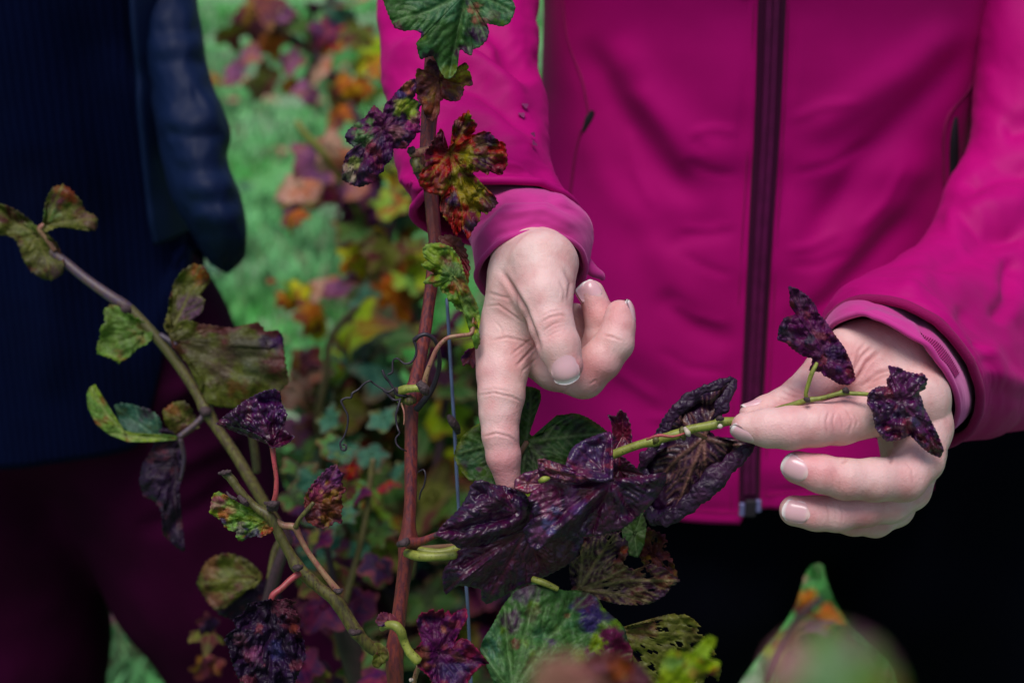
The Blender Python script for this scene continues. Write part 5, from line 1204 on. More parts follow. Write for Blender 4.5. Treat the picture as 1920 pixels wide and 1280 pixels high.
# left branch of the vine
sh = stem('side_shoot', [(421, 885, 2, 8), (434, 898, 2, 8.5), (448, 918, 2, 8), (468, 940, 3, 8), (486, 955, 3, 8.5), (504, 966, 3, 11), (516, 985, 4, 10), (528, 1010, 5, 9.5), (545, 1040, 6, 10), (558, 1062, 7, 13), (575, 1080, 7, 12), (600, 1102, 8, 11.5), (626, 1122, 9, 13), (645, 1148, 10, 12), (664, 1178, 11, 13.5), (682, 1200, 13, 11), (700, 1215, 16, 12), (735, 1228, 20, 13)], M['shoot'], vine, n=150, seg=16, wob=0.15, seed=9)
for pts in ([(410, 887, 0, 3), (420, 886, -1, 7), (433, 883, 0, 4)], [(496, 942, -2, 4), (510, 945, -4, 10), (524, 942, -2, 4)], [(504, 952, 0, 9), (512, 950, -1, 11), (520, 952, 0, 8)], [(552, 1064, 0, 7), (560, 1064, -4, 8), (566, 1062, 0, 4)],
            [(656, 1182, 2, 5), (664, 1186, -2, 9), (676, 1184, 2, 5)], [(448, 930, 0, 5), (458, 940, -2, 9), (464, 946, 0, 5)], [(425, 922, 2, 3), (432, 930, 0, 4), (444, 936, 0, 5)], [(628, 1106, 2, 5), (636, 1108, 0, 7), (642, 1104, 2, 3)]):
    pts = [(a, b_, c_, r_ * 0.72) for a, b_, c_, r_ in pts]
    knob(pts, 'node', vine)
stem('petiole', [(511, 948, -2, 5.2), (517, 925, -4, 5), (518, 895, -5, 4.4), (514, 865, -6, 4.6), (511, 838, -6, 5.5)], M['petiole_red'], vine, n=40)
stem('petiole', [(506, 968, 3, 6), (530, 984, 4, 6.5), (552, 988, 3, 7), (562, 1006, 4, 5.5), (576, 1032, 5, 5.2), (596, 1060, 6, 5.4), (616, 1086, 7, 6), (634, 1108, 8, 7)], M['petiole_pink'], vine, n=60)
stem('petiole', [(554, 988, 2, 5.5), (562, 972, 0, 4), (574, 958, -1, 4.5), (588, 942, -2, 4)], M['shoot'], vine, n=24)
stem('petiole', [(562, 1074, 2, 7), (545, 1086, 0, 6.2), (528, 1102, -2, 6), (513, 1114, -3, 6.5), (508, 1126, -3, 6)], M['petiole_red'], vine, n=30)
leaf([(405, 795), (422, 779), (439, 767), (458, 752), (477, 742), (496, 733), (515, 729), (525, 736), (527, 755), (533, 766), (538, 776), (534, 790), (531, 804), (542, 813), (553, 818), (540, 830), (525, 836), (511, 839), (500, 829), (489, 818), (478, 811), (464, 805), (447, 799), (430, 797), (415, 794)],
     (511, 836), 'purple', vine, dz=-8, crumple=6, freq=15, teeth=1.6, tl=9, mat='leafgloss', step=2.2, seed=89, cup=-2, relief=1.4, tips=[(408, 794), (477, 742), (522, 733), (538, 780), (550, 820)], vein=0.3, label='small glossy purple leaf cupped on a red stalk',
     spots=[(500, 760, 30, (0.05, 0.015, 0.08), .6)], folds=[([(511, 832), (490, 780), (478, 745)], 8, 3), ([(511, 832), (450, 790), (410, 794)], 8, 2)])
leaf([(394, 961), (396, 946), (398, 932), (403, 924), (412, 922), (421, 929), (432, 936), (444, 943), (464, 951), (485, 959), (500, 968), (511, 982), (514, 989), (508, 998), (500, 1000), (486, 1008), (482, 1002), (472, 1006), (461, 1008), (455, 1013), (448, 1013), (443, 1004), (444, 994), (432, 994), (421, 986), (416, 976), (408, 970)],
     (504, 978), 'freshgreen', vine, dz=4, crumple=5, freq=15, teeth=2.2, tl=9, seed=97, step=2.4, relief=1.2, tips=[(398, 940), (448, 1010), (500, 1000)], vein=0.35, mixn=(0.4, 0.6), mat='leafdry',
     spots=[(405, 940, 14, (0.18, 0.05, 0.09), .75), (420, 962, 13, (0.30, 0.05, 0.04), .7), (505, 992, 12, (0.30, 0.02, 0.04), .85), (472, 1000, 14, (0.03, 0.015, 0.08), .85), (450, 992, 12, (0.10, 0.06, 0.10), .7), (418, 976, 7, (0.03, 0.01, 0.06), .9), (432, 955, 8, (0.25, 0.10, 0.08), .6), (492, 985, 9, (0.14, 0.13, 0.03), .6)], label='small green leaf with red and violet tips')
leaf([(572, 946), (572, 932), (579, 917), (592, 902), (603, 890), (614, 880), (624, 874), (630, 870), (635, 882), (645, 889), (639, 899), (642, 912), (650, 917), (640, 927), (640, 940), (642, 950), (638, 961), (641, 981), (628, 976), (620, 985), (605, 990), (590, 985), (574, 975)],
     (582, 946), 'redbrown', vine, dz=0, crumple=5, freq=15, teeth=2.6, tl=10, seed=101, step=2.4, mat='leafdry', tips=[(632, 872), (648, 917), (641, 981), (600, 990)], vein=0.3,
     spots=[(615, 892, 24, (0.10, 0.03, 0.10), .85), (594, 920, 14, (0.20, 0.04, 0.09), .8), (602, 921, 5, (0.45, 0.25, 0.15), .7), (620, 955, 24, (0.07, 0.022, 0.01), .8)], label='folded leaf violet above and brown beneath')
leaf([(505, 1124), (520, 1126), (536, 1123), (552, 1128), (544, 1136), (553, 1148), (562, 1162), (560, 1180), (569, 1202), (572, 1230), (562, 1255), (550, 1281), (530, 1300), (500, 1305), (474, 1290), (450, 1274), (440, 1252), (435, 1236), (430, 1214), (421, 1197), (432, 1186), (446, 1182), (442, 1170), (438, 1160), (455, 1155), (462, 1140), (467, 1131), (489, 1128)],
     (507, 1130), 'blackpurple', vine, dz=-8, crumple=7, freq=16, teeth=3, tl=8, seed=103, step=2.4, mat='leafdry', tips=[(500, 1300), (440, 1240), (568, 1220), (442, 1165), (555, 1140)], vein=0.5, patchn=(0.52, 0.6), relief=2.0,
     spots=[(470, 1230, 12, (0.16, 0.06, 0.11), .6), (485, 1178, 9, (0.22, 0.06, 0.06), .5), (450, 1200, 12, (0.14, 0.06, 0.09), .6), (550, 1180, 9, (0.20, 0.05, 0.02), .5), (480, 1225, 16, (0.13, 0.04, 0.10), .5), (520, 1220, 16, (0.03, 0.03, 0.10), .6)], label='dark shrivelled leaf hanging from a red stalk')

# ------------------------------------------------------------------ training wire
wr = empty('training_wire', tuple(P(880, 1200, 0.72) * np.array([1, 1, 0])), label='thin grey blue wire standing upright beside the red cane', cat='wire')
pts = [(838, 560, 60, 3.4), (846, 700, 58, 3.5), (852, 800, 56, 3.5), (856, 880, 55, 3.5), (860, 950, 54, 3.4), (868, 1040, 52, 3.4), (876, 1120, 50, 3.4), (880, 1200, 50, 3.3), (884, 1300, 50, 3.3)]
c, r = pxpath(pts, 60); end = c[-1].copy()
c = np.vstack([c, [[end[0] + .002, end[1] + .002, z] for z in np.linspace(end[2] - 0.05, 0.0, 8)]]); r = np.concatenate([r, np.full(8, r[-1])])
v, f = tube_geo(c, r, 10); mesh('wire', v, clean(f), M['wire'], wr)
stem('wire_tie', [(842, 780, 55, 5), (848, 790, 52, 8), (855, 800, 54, 8), (860, 812, 56, 4)], M['node'], wr, n=14)

# ------------------------------------------------------------------ the shoot on the left, farther back than the hands
vl = empty('grape_vine', tuple(P(540, 1100, 0.86) * np.array([1, 1, 0])), label='arching violet green shoot with ragged leaves before the navy sweater', cat='grape vine')
DL = 0.83
c, r = pxpath([(-60, 380, 20, 10), (0, 412, 15, 9.5), (60, 448, 10, 9), (110, 482, 6, 9), (160, 522, 3, 9), (205, 554, 0, 10), (235, 574, 0, 11), (262, 598, 0, 10), (300, 640, 0, 9.5), (340, 692, 0, 9.5), (372, 742, 0, 10), (386, 768, 0, 13), (402, 795, 0, 10), (440, 850, 0, 10), (470, 900, 0, 10.5), (500, 950, 2, 10), (540, 1010, 8, 10)], 200, d0=DL)
base = c[-1]; tail = np.array([[base[0] + 0.02 * k, base[1] + 0.012 * k, base[2] - h] for k, h in zip([-0.6, -1.7, -2.0, -2.0, -2.0], [0.035, 0.13, 0.3, 0.5, 0.0])]); tail[-1, 2] = 0
c = np.vstack([c, catmull(np.vstack([base, tail]), 40)[1:]]); r = np.concatenate([r, np.linspace(r[-1], 0.007, 39)])
v, f = tube_geo(c, r, 16); n_ = 200 * 16
fm = [0 if (min(q) // 16) < 78 else (1 if (min(q) // 16) < 192 else 2) for q in clean(f)]
mesh('shoot', v, clean(f), None, vl, mats=[M['shoot_violet'], M['shoot'], M['cane_dark']], fm=fm)
for pts in ([(228, 582, -2, 5), (236, 580, -3, 9), (246, 584, -2, 5)], [(378, 768, -3, 7), (386, 772, -4, 11), (394, 776, -3, 6)]):
    stem('node', pts, M['node'], vl, n=12, d0=DL, wob=.4)
stem('petiole', [(103, 470, 4, 5), (90, 450, 2, 5.5), (75, 430, 0, 5.5), (86, 420, 0, 5)], M['petiole_pink'], vl, n=20, d0=DL)
stem('petiole', [(386, 776, 0, 7), (365, 796, -2, 6), (335, 820, -4, 6)], M['shoot_violet'], vl, n=16, d0=DL)
stem('petiole', [(338, 822, -4, 5), (345, 860, 0, 4), (338, 900, 4, 3)], M['shoot_violet'], vl, n=16, d0=DL)
stem('petiole', [(300, 628, 0, 6), (320, 640, -2, 6), (330, 648, -4, 5)], M['shoot_violet'], vl, n=16, d0=DL)
K = dict(d0=DL, step=4.5)
leaf([(85, 385), (92, 366), (100, 352), (118, 348), (132, 356), (142, 368), (152, 378), (158, 396), (172, 402), (182, 408), (181, 430), (165, 432), (150, 428), (130, 424), (110, 424), (96, 430), (84, 434), (82, 410)], (86, 422), 'olive', vl, dz=-4, crumple=6, seed=111, teeth=3, spots=[(122, 362, 20, (0.16, 0.03, 0.02), .8), (110, 375, 12, (0.12, 0.05, 0.09), .6), (150, 400, 14, (0.08, 0.02, 0.015), .8), (170, 416, 14, (0.12, 0.05, 0.06), .7), (95, 400, 14, (0.06, 0.14, 0.03), .7)], label='small green and red leaf on the arching shoot', **K)
leaf([(-20, 380), (10, 386), (30, 395), (48, 408), (66, 424), (88, 438), (106, 456), (120, 490), (118, 512), (98, 526), (80, 522), (58, 508), (44, 486), (38, 466), (28, 446), (10, 438), (-20, 440)], (70, 440), 'olive', vl, dz=4, crumple=6, seed=113, teeth=3, spots=[(60, 430, 20, (0.09, 0.13, 0.04), .6), (100, 515, 14, (0.06, 0.02, 0.05), .7), (110, 462, 16, (0.07, 0.015, 0.01), .8)], label='olive leaf at the picture edge on the arching shoot', **K)
leaf([(196, 582), (206, 573), (218, 573), (228, 580), (240, 590), (262, 600), (280, 614), (286, 632), (274, 645), (258, 652), (246, 664), (236, 672), (224, 680), (212, 672), (200, 668), (182, 662), (184, 645), (190, 630), (188, 615), (198, 605)], (272, 625), 'freshgreen', vl, dz=-4, crumple=4, seed=117, teeth=3.5, tl=12, relief=1.4, label='plain green leaf hanging left of the arching shoot', vein=0.2, mixn=(0.2, 0.9), spots=[(235, 625, 50, (0.07, 0.12, 0.035), .6)], **K)
leaf([(318, 628), (334, 606), (350, 600), (372, 608), (400, 612), (440, 616), (468, 610), (482, 604), (494, 615), (498, 640), (506, 656), (518, 650), (514, 628), (520, 618), (530, 632), (532, 660), (536, 690), (540, 716), (522, 735), (500, 750), (470, 762), (440, 764), (410, 762), (390, 756), (380, 735), (384, 715), (368, 695), (345, 672), (326, 650)], (330, 640), 'olive', vl, dz=-2, crumple=6, seed=119, teeth=3, freq=36, vein=0.25, spots=[(420, 690, 34, (0.07, 0.04, 0.04), .7), (470, 660, 30, (0.05, 0.05, 0.03), .7), (495, 640, 12, (0.02, 0.01, 0.03), .9), (522, 640, 14, (0.04, 0.015, 0.07), .9), (440, 725, 20, (0.10, 0.03, 0.015), .6), (480, 700, 24, (0.06, 0.075, 0.04), .6)], label='large dull olive leaf right of the arching shoot', **K)
leaf([(308, 612), (316, 585), (320, 560), (328, 530), (342, 508), (362, 495), (382, 500), (392, 515), (394, 528), (380, 540), (372, 552), (384, 562), (378, 585), (360, 596), (345, 606), (330, 622), (318, 628)], (322, 618), 'olive', vl, dz=2, crumple=6, seed=123, teeth=3, spots=[(372, 512, 18, (0.20, 0.06, 0.02), .85), (355, 575, 22, (0.13, 0.07, 0.12), .8), (345, 520, 12, (0.10, 0.14, 0.03), .7), (385, 525, 9, (0.03, 0.01, 0.01), .8)], label='tall curled leaf with orange brown tip', **K)
leaf([(178, 720), (174, 745), (180, 770), (196, 790), (220, 804), (256, 812), (300, 814), (330, 816), (334, 824), (290, 828), (240, 828), (205, 815), (180, 795), (165, 765), (162, 740), (168, 726)], (240, 818), 'freshgreen', vl, dz=-6, crumple=3, seed=127, teeth=0, label='thin edge on leaf curving like a sickle', **K)
leaf([(215, 760), (228, 756), (245, 758), (262, 764), (280, 768), (296, 780), (304, 800), (300, 818), (280, 824), (258, 824), (240, 812), (226, 795)], (300, 820), 'teal', vl, dz=2, crumple=5, seed=129, teeth=2.5, spots=[(280, 770, 22, (0.05, 0.015, 0.05), .8)], label='small grey green leaf above the sickle shaped one', **K)
leaf([(306, 770), (325, 755), (345, 752), (360, 770), (372, 800), (350, 815), (325, 812), (310, 795)], (345, 790), 'olive', vl, dz=8, crumple=6, seed=131, teeth=3, spots=[(322, 770, 14, (0.22, 0.07, 0.04), .8), (345, 800, 14, (0.10, 0.03, 0.03), .6)], **K)
leaf([(300, 800), (325, 812), (342, 840), (346, 880), (334, 915), (328, 950), (340, 990), (346, 1034), (326, 1020), (306, 1000), (304, 960), (290, 936), (270, 930), (262, 900), (268, 870), (285, 845)], (330, 850), 'blackpurple', vl, dz=8, crumple=8, seed=133, teeth=3, mat='leafdry', label='long shrivelled black leaf hanging limp', **K)
leaf([(370, 1095), (376, 1075), (385, 1055), (402, 1044), (420, 1038), (440, 1040), (460, 1048), (478, 1062), (492, 1080), (480, 1098), (455, 1106), (436, 1116), (420, 1140), (402, 1142), (388, 1125)], (486, 1086), 'olive', vl, dz=30, crumple=6, seed=137, teeth=3, spots=[(395, 1060, 20, (0.20, 0.09, 0.05), .6), (400, 1120, 20, (0.16, 0.07, 0.05), .7), (430, 1070, 24, (0.10, 0.13, 0.03), .7)], label='olive leaf with brown rim low on the left', **K)
leaf([(390, 1110), (420, 1090), (470, 1085), (510, 1090), (530, 1120), (500, 1150), (450, 1165), (410, 1150)], (470, 1100), 'blackpurple', vl, dz=40, crumple=8, seed=139, teeth=3, mat='leafdry', **K)
stem('petiole', [(530, 1005, 30, 7), (515, 1035, 30, 6.5), (505, 1085, 30, 6)], M['shoot'], vl, n=20, d0=DL)
stem('petiole', [(472, 808, 60, 7), (478, 850, 60, 7.5), (482, 885, 60, 7)], M['shoot'], vl, n=20, d0=DL)
# ------------------------------------------------------------------ vines behind, out of focus
def plain_leaf(seed, pal):
    """unit leaf (1 = half width) in its own plane, tip along -y, upper face +z, stalk at the origin"""
    rng = np.random.default_rng(seed)
    th = np.linspace(-np.pi, np.pi, 84, endpoint=False)
    lobes = [(0, 1.0, .42), (1.05, .92, .44), (-1.05, .92, .44), (2.05, .74, .36), (-2.05, .74, .36)]
    r = 0.52 + sum((a * 0.50) * np.exp(-(((th - c + np.pi) % (2 * np.pi) - np.pi) / w) ** 2) for c, a, w in lobes)
    r = r * (1 - 0.55 * np.exp(-((np.abs(th) - np.pi) / 0.2) ** 2)) * (1 + 0.045 * (1 - np.abs(((np.arange(84) % 3) / 3) * 2 - 0.8))) * (1 + 0.12 * (vnoise(np.stack([th * 2, th * 0], -1), seed) - 0.5))
    s = np.linspace(0, 1, 8)[1:, None]
    x = (np.sin(th) * r)[None] * s; y = (-np.cos(th) * r)[None] * s
    pts = np.vstack([[0, 0], np.stack([x, y], -1).reshape(-1, 2)])
    rr = np.hypot(pts[:, 0], pts[:, 1])
    a = np.arctan2(pts[:, 0], -pts[:, 1])
    z = rng.uniform(-0.5, 0.3) * rr ** 2 + 0.16 * np.cos(a * 3 + seed) * rr ** 2 + 0.5 * (fbm(pts * 2.2 + seed, seed, 3) - 0.5) * rr + rng.uniform(-.5, .1) * pts[:, 0] ** 2
    v = np.column_stack([pts, z])
    n = 84; f = [(0, 1 + j, 1 + (j + 1) % n) for j in range(n)] + [tuple(q) for q in (1 + grid_faces(7, n, True)).tolist()]
    c0, c1, c2, cv = [np.array(q) for q in PAL[pal]]
    k1 = sstep(.42, .6, fbm(pts * 1.6 + 5, seed + 1, 4))[:, None]; k2 = sstep(.56, .66, fbm(pts * 2.2, seed + 2, 4))[:, None]
    col = c0 * (1 - k1) + c1 * k1; col = col * (1 - k2) + c2 * k2
    vein = np.exp(-(np.min([np.abs((a - c + np.pi) % (2 * np.pi) - np.pi) for c in (0, 1.05, -1.05, 2.05, -2.05)], axis=0) * rr / 0.025) ** 2)[:, None] * 0.6
    col = col * (1 - vein) + cv * vein
    ke = sstep(.75, 1.0, rr / np.maximum(np.interp(a, th, r), .1) + .5 * (fbm(pts * 3, seed + 3, 3) - .5))[:, None] * rng.uniform(.3, .9)
    col = col * (1 - ke) + np.array([0.10, 0.035, 0.03]) * ke
    lum = col.mean(1, keepdims=True); col = np.clip((lum + (col - lum) * 1.35) * 1.7, 0.001, 0.7)
    me = bpy.data.meshes.new('leaf'); me.from_pydata(v.tolist(), [], f)
    me.polygons.foreach_set('use_smooth', np.ones(len(me.polygons), bool))
    at = me.color_attributes.new('Col', 'FLOAT_COLOR', 'POINT'); cc = np.ones((len(col), 4), np.float32); cc[:, :3] = col; at.data.foreach_set('color', cc.ravel())
    me.materials.append(M['leaf']); me.update()
    return me
BANK = {}
def bank(pal, rng):
    if pal not in BANK: BANK[pal] = [plain_leaf(hash_(pal) + 7 * k, pal) for k in range(3)]
    return BANK[pal][rng.integers(3)]
def hash_(s): return sum((i + 1) * ord(c) for i, c in enumerate(s)) % 500
from mathutils import Matrix, Euler
def place(parent, px, py, d, rpx, pal, rng, rot=None, face=0.9):
    p = P(px, py, d); size = rpx / FX * d
    me = bank(pal, rng)
    o = bpy.data.objects.new('leaf', me); COL.objects.link(o); o.parent = parent
    o.location = Vector(p - origin_of(parent))
    # look roughly at the sky and the camera, hang at random
    spin = rng.uniform(-0.9, 0.9) if rot is None else rot
    e = Matrix.Rotation(math.pi / 2 - PITCH, 3, 'X') @ Euler((rng.normal(-0.5, 0.5), rng.normal(0, 0.55), spin)).to_matrix()
    o.rotation_euler = e.to_euler(); s = size * rng.uniform(1.45, 1.8); o.scale = (s * rng.uniform(.85, 1.1), s, s)
    return o

rng = np.random.default_rng(12)
def bg_vine(label, base, canes, leaves, fill=(), d=1.5, seed=1):
    rg = np.random.default_rng(seed)
    b = P(base[0], base[1], d) * np.array([1, 1, 0])
    v_ = empty('grape_vine', tuple(b), label=label, cat='grape vine', group='grape vines growing behind in the meadow')
    for pts, m in canes: stem('cane', pts, M[m], v_, n=50, d0=d, seg=9)
    # a stock down to the ground
    top = P(base[0], base[1], d)
    c = catmull(np.array([top, top * np.array([1, 1, 0.8]) + [0.02, 0.01, 0], top * np.array([1, 1, .4]) + [-0.01, 0.02, 0], top * np.array([1, 1, 0])]), 30)
    vv, ff = tube_geo(c, np.linspace(0.008, 0.028, 30), 12); mesh('stock', vv, clean(ff), M['cane_dark'], v_)
    for a in leaves:
        place(v_, a[0], a[1], d + (a[4] if len(a) > 4 else rg.uniform(-.05, .05)), a[2], a[3], rg)
    for (x0, y0, x1, y1, n, pals, r0, r1) in fill:
        for _ in range(n):
            place(v_, rg.uniform(x0, x1), rg.uniform(y0, y1), d + rg.uniform(-.04, .16), rg.uniform(r0, r1), pals[rg.integers(len(pals))], rg)
    return v_

bg_vine('blurred vine at the top with brown and yellow leaves over the grass', (640, 420),
        [([(440, -120, 0, 9), (480, 20, 0, 9), (520, 60, 0, 9), (590, 100, 0, 9), (630, 160, 0, 10), (670, 225, 0, 10), (700, 330, 0, 11), (660, 430, 0, 12)], 'cane_dark'),
         ([(600, -80, 40, 9), (620, 10, 40, 8), (600, 90, 40, 8), (560, 180, 30, 7)], 'cane_dark')],
        [(450, 118, 34, 'mauve'), (430, 60, 24, 'olive'), (490, 150, 26, 'olive'), (472, 20, 34, 'redbrown'), (508, 68, 26, 'rust'), (522, 40, 20, 'palepink'), (536, 152, 15, 'rust'), (512, 20, 30, 'mauve'), (560, 40, 30, 'deepgreen'), (540, 110, 22, 'mauve'),
         (598, 18, 22, 'purple'), (636, 62, 30, 'red'), (610, 48, 26, 'violet'), (650, 30, 36, 'teal'), (664, 5, 30, 'palepink'), (688, 110, 26, 'yellow'), (700, 82, 24, 'lime'), (680, 152, 18, 'rust'), (704, 172, 22, 'lime'), (655, 160, 24, 'rust'), (712, 130, 18, 'rust'),
         (626, 205, 22, 'rust'), (634, 230, 14, 'redbrown'), (600, 130, 26, 'palepink'), (580, 170, 22, 'mauve'), (615, 175, 22, 'olive'), (672, 60, 22, 'olive')],
        d=2.3, seed=3)
bg_vine('blurred middle vine with mauve, purple and yellow leaves beside the pink sleeve', (690, 640),
        [([(556, 228, -60, 6), (575, 255, -60, 7), (602, 285, -50, 7), (640, 340, -20, 7), (690, 450, 0, 8), (700, 640, 0, 10)], 'green'),
         ([(760, 300, 20, 7), (740, 400, 20, 7), (720, 520, 10, 8), (700, 640, 0, 9)], 'cane_dark')],
        [(598, 300, 44, 'mauve'), (628, 288, 36, 'palepink'), (552, 366, 44, 'mauve'), (562, 345, 30, 'palepink'), (546, 402, 20, 'rust', -.1), (572, 380, 30, 'olive'), (650, 335, 50, 'mauve'), (640, 378, 44, 'violet'), (682, 385, 52, 'purple'), (690, 420, 40, 'violet'), (660, 428, 30, 'deepgreen'), (620, 350, 30, 'violet'),
         (738, 320, 34, 'lime'), (758, 345, 30, 'freshgreen'), (720, 300, 26, 'deepgreen'), (742, 380, 34, 'freshgreen'), (765, 400, 30, 'teal'), (672, 478, 26, 'yellow'), (694, 440, 22, 'lime'), (704, 430, 14, 'yellow'), (722, 470, 34, 'olive'), (752, 470, 28, 'rust'), (700, 500, 26, 'lime'), (740, 500, 28, 'olive'), (775, 460, 24, 'olive'),
         (646, 530, 34, 'mauve'), (618, 525, 24, 'palepink'), (560, 545, 24, 'yellow'), (546, 540, 18, 'lime'), (540, 558, 16, 'rust'), (511, 524, 9, 'red'), (592, 590, 28, 'rust'), (602, 610, 20, 'yellow'), (584, 575, 18, 'rust'), (724, 550, 40, 'rust'), (760, 560, 38, 'olive'), (740, 595, 36, 'olive'), (770, 520, 26, 'freshgreen'), (680, 560, 26, 'teal'), (706, 520, 24, 'palepink'), (776, 600, 24, 'teal')],
        fill=[(690, 300, 790, 620, 14, ['deepgreen', 'olive', 'teal', 'freshgreen', 'lime'], 26, 42)], d=1.75, seed=5)
bg_vine('blurred dense vine low behind the cane with dark green leaves', (720, 1100),
        [([(672, 575, -60, 6), (640, 605, -60, 6.5), (618, 640, -60, 7), (612, 700, -60, 7), (598, 770, -60, 8), (605, 830, -50, 7), (610, 900, -20, 7), (660, 1000, 0, 8), (720, 1100, 0, 10)], 'shoot'),
         ([(850, 620, 0, 7), (830, 800, 0, 8), (800, 950, 0, 9), (740, 1090, 0, 10)], 'cane_dark')],
        [(640, 690, 62, 'teal'), (700, 640, 58, 'deepgreen'), (610, 700, 46, 'deepgreen'), (720, 700, 50, 'teal'), (660, 730, 50, 'green'), (590, 730, 34, 'teal'), (556, 700, 36, 'palepink'), (572, 668, 24, 'redbrown'), (548, 728, 26, 'palepink'), (630, 780, 30, 'yellow'), (610, 770, 22, 'lime'),
         (692, 792, 40, 'red'), (676, 820, 34, 'red'), (712, 800, 22, 'rust'), (600, 800, 26, 'redbrown'), (646, 800, 34, 'green'), (560, 800, 30, 'mauve'), (540, 870, 36, 'deepgreen'), (570, 850, 28, 'green'), (600, 880, 30, 'palepink'), (648, 880, 34, 'palepink'), (664, 920, 34, 'teal'), (668, 965, 24, 'yellow'), (688, 958, 16, 'rust'),
         (620, 840, 30, 'teal'), (560, 900, 40, 'teal'), (590, 940, 34, 'deepgreen'), (720, 770, 40, 'deepgreen'), (740, 830, 34, 'green'), (720, 900, 44, 'deepgreen'), (700, 960, 40, 'olive'), (820, 790, 44, 'deepgreen'), (830, 870, 44, 'olive'), (810, 930, 46, 'olive'), (840, 940, 34, 'deepgreen'), (812, 760, 22, 'rust'), (800, 700, 34, 'mauve'), (850, 720, 34, 'deepgreen'),
         (720, 1010, 34, 'violet'), (740, 960, 28, 'purple'), (690, 1050, 36, 'deepgreen'), (650, 1040, 34, 'purple'), (800, 1060, 46, 'teal'), (850, 1120, 50, 'teal'), (800, 1120, 40, 'deepgreen'), (890, 1160, 34, 'violet'), (830, 1010, 34, 'deepgreen'), (640, 1100, 36, 'violet'), (690, 1110, 36, 'purple'), (610, 1160, 40, 'purple'), (660, 1180, 40, 'deepgreen'), (700, 1240, 44, 'deepgreen'), (620, 1240, 44, 'purple'), (880, 1240, 40, 'mauve'), (900, 1280, 40, 'deepgreen'), (650, 1290, 44, 'deepgreen'), (830, 640, 34, 'purple'), (850, 600, 30, 'purple')],
        fill=[(560, 960, 980, 1330, 80, ['deepgreen', 'teal', 'purple', 'blackpurple', 'olive', 'deepgreen'], 30, 52), (590, 620, 960, 980, 60, ['deepgreen', 'teal', 'green', 'olive', 'green', 'freshgreen', 'lime', 'mauve'], 30, 50), (870, 960, 1200, 1330, 16, ['blackpurple', 'deepgreen', 'purple', 'olive'], 30, 48)], d=1.5, seed=7)
bg_vine('low dark leafy vine between the red cane and the maroon trousers', (640, 1150),
        [([(560, 900, 0, 6), (600, 980, 0, 6), (640, 1150, 0, 8)], 'cane_dark'), ([(700, 860, 0, 6), (680, 1000, 0, 6), (640, 1150, 0, 8)], 'shoot')],
        [(560, 880, 26, 'deepgreen'), (590, 900, 24, 'teal'), (548, 930, 22, 'deepgreen'), (600, 1010, 24, 'purple'), (640, 960, 26, 'teal'), (560, 1000, 20, 'blackpurple')],
        fill=[(560, 900, 720, 1060, 12, ['deepgreen', 'teal', 'olive', 'purple'], 20, 30), (600, 780, 760, 940, 14, ['freshgreen', 'teal', 'olive', 'red', 'green'], 16, 24), (380, 1120, 480, 1320, 9, ['blackpurple', 'olive', 'purple', 'redbrown'], 16, 24), (580, 1050, 730, 1300, 26, ['deepgreen', 'blackpurple', 'purple', 'olive', 'violet'], 22, 34), (470, 1180, 600, 1320, 6, ['blackpurple', 'purple'], 22, 32)], d=1.0, seed=15)
bg_vine('blurred low vine seen between the legs of the black trousers', (1510, 1200),
        [([(1440, 1280, 0, 7), (1490, 1170, 0, 7), (1540, 1120, 0, 6)], 'cane_dark')],
        [(1520, 1120, 18, 'rust'), (1498, 1140, 22, 'redbrown'), (1550, 1150, 24, 'rust'), (1530, 1170, 24, 'mauve'), (1500, 1180, 26, 'palepink'), (1480, 1220, 28, 'lime'), (1560, 1200, 26, 'olive'), (1500, 1075, 14, 'palepink')], d=1.9, seed=9)

# fallen leaves in the grass
fl = 0
for k in range(70):
    y = rng.uniform(1.6, 6.5); x = rng.uniform(-0.62, 0.12) * y * 0.6 - 0.05 * y
    me = bank(['mauve', 'palepink', 'rust', 'redbrown', 'teal'][rng.integers(5)], rng)
    o = bpy.data.objects.new('fallen_leaf', me); COL.objects.link(o); o.location = (x, y, 0.045)
    s = rng.uniform(0.03, 0.05); o.scale = (s, s, s); o.rotation_euler = (rng.uniform(-.3, .3), rng.uniform(-.3, .3), rng.uniform(0, 6.3))
    tag(o, 'withered vine leaf lying flat in the bright green grass', 'fallen leaf', 'withered leaves scattered on the meadow')

# ------------------------------------------------------------------ leaves close in front of the lens
fv = empty('grape_vine', tuple(P(1250, 1500, 0.42) * np.array([1, 1, 0])), label='blurred yellow green and rusty leaves nearest the lens at bottom', cat='grape vine')
stem('cane', [(1270, 1700, 0, 30), (1262, 1500, 0, 20), (1255, 1380, 0, 16), (1250, 1290, 0, 12)], M['green'], fv, n=30, d0=0.43)
q0 = P(1270, 1700, 0.43); c = catmull(np.array([q0, q0 * [1, 1, .8] + [0.01, 0.02, 0], q0 * [1, 1, .4] + [0.02, 0.03, 0], q0 * [1, 1, 0] + [0.02, 0.04, 0]]), 24)
v, f = tube_geo(c, np.linspace(0.005, 0.02, 24), 10); mesh('stock', v, clean(f), M['cane_dark'], fv)
leaf([(1237, 1262), (1242, 1240), (1250, 1223), (1260, 1218), (1271, 1221), (1284, 1226), (1297, 1221), (1310, 1208), (1323, 1195), (1332, 1192), (1342, 1197), (1340, 1210), (1328, 1226), (1332, 1236), (1350, 1240), (1346, 1254), (1320, 1260), (1302, 1266), (1300, 1290), (1298, 1320), (1262, 1330), (1230, 1320), (1230, 1288)], (1268, 1270), 'lime', fv, d0=0.46, crumple=3, seed=211, teeth=1, step=4, vein=0.3, spots=[(1300, 1262, 12, (0.3, 0.15, 0.08), .6), (1260, 1240, 16, (0.14, 0.26, 0.10), .7)], label='bright yellow green leaf tip out of focus', mixn=(.3, .7))
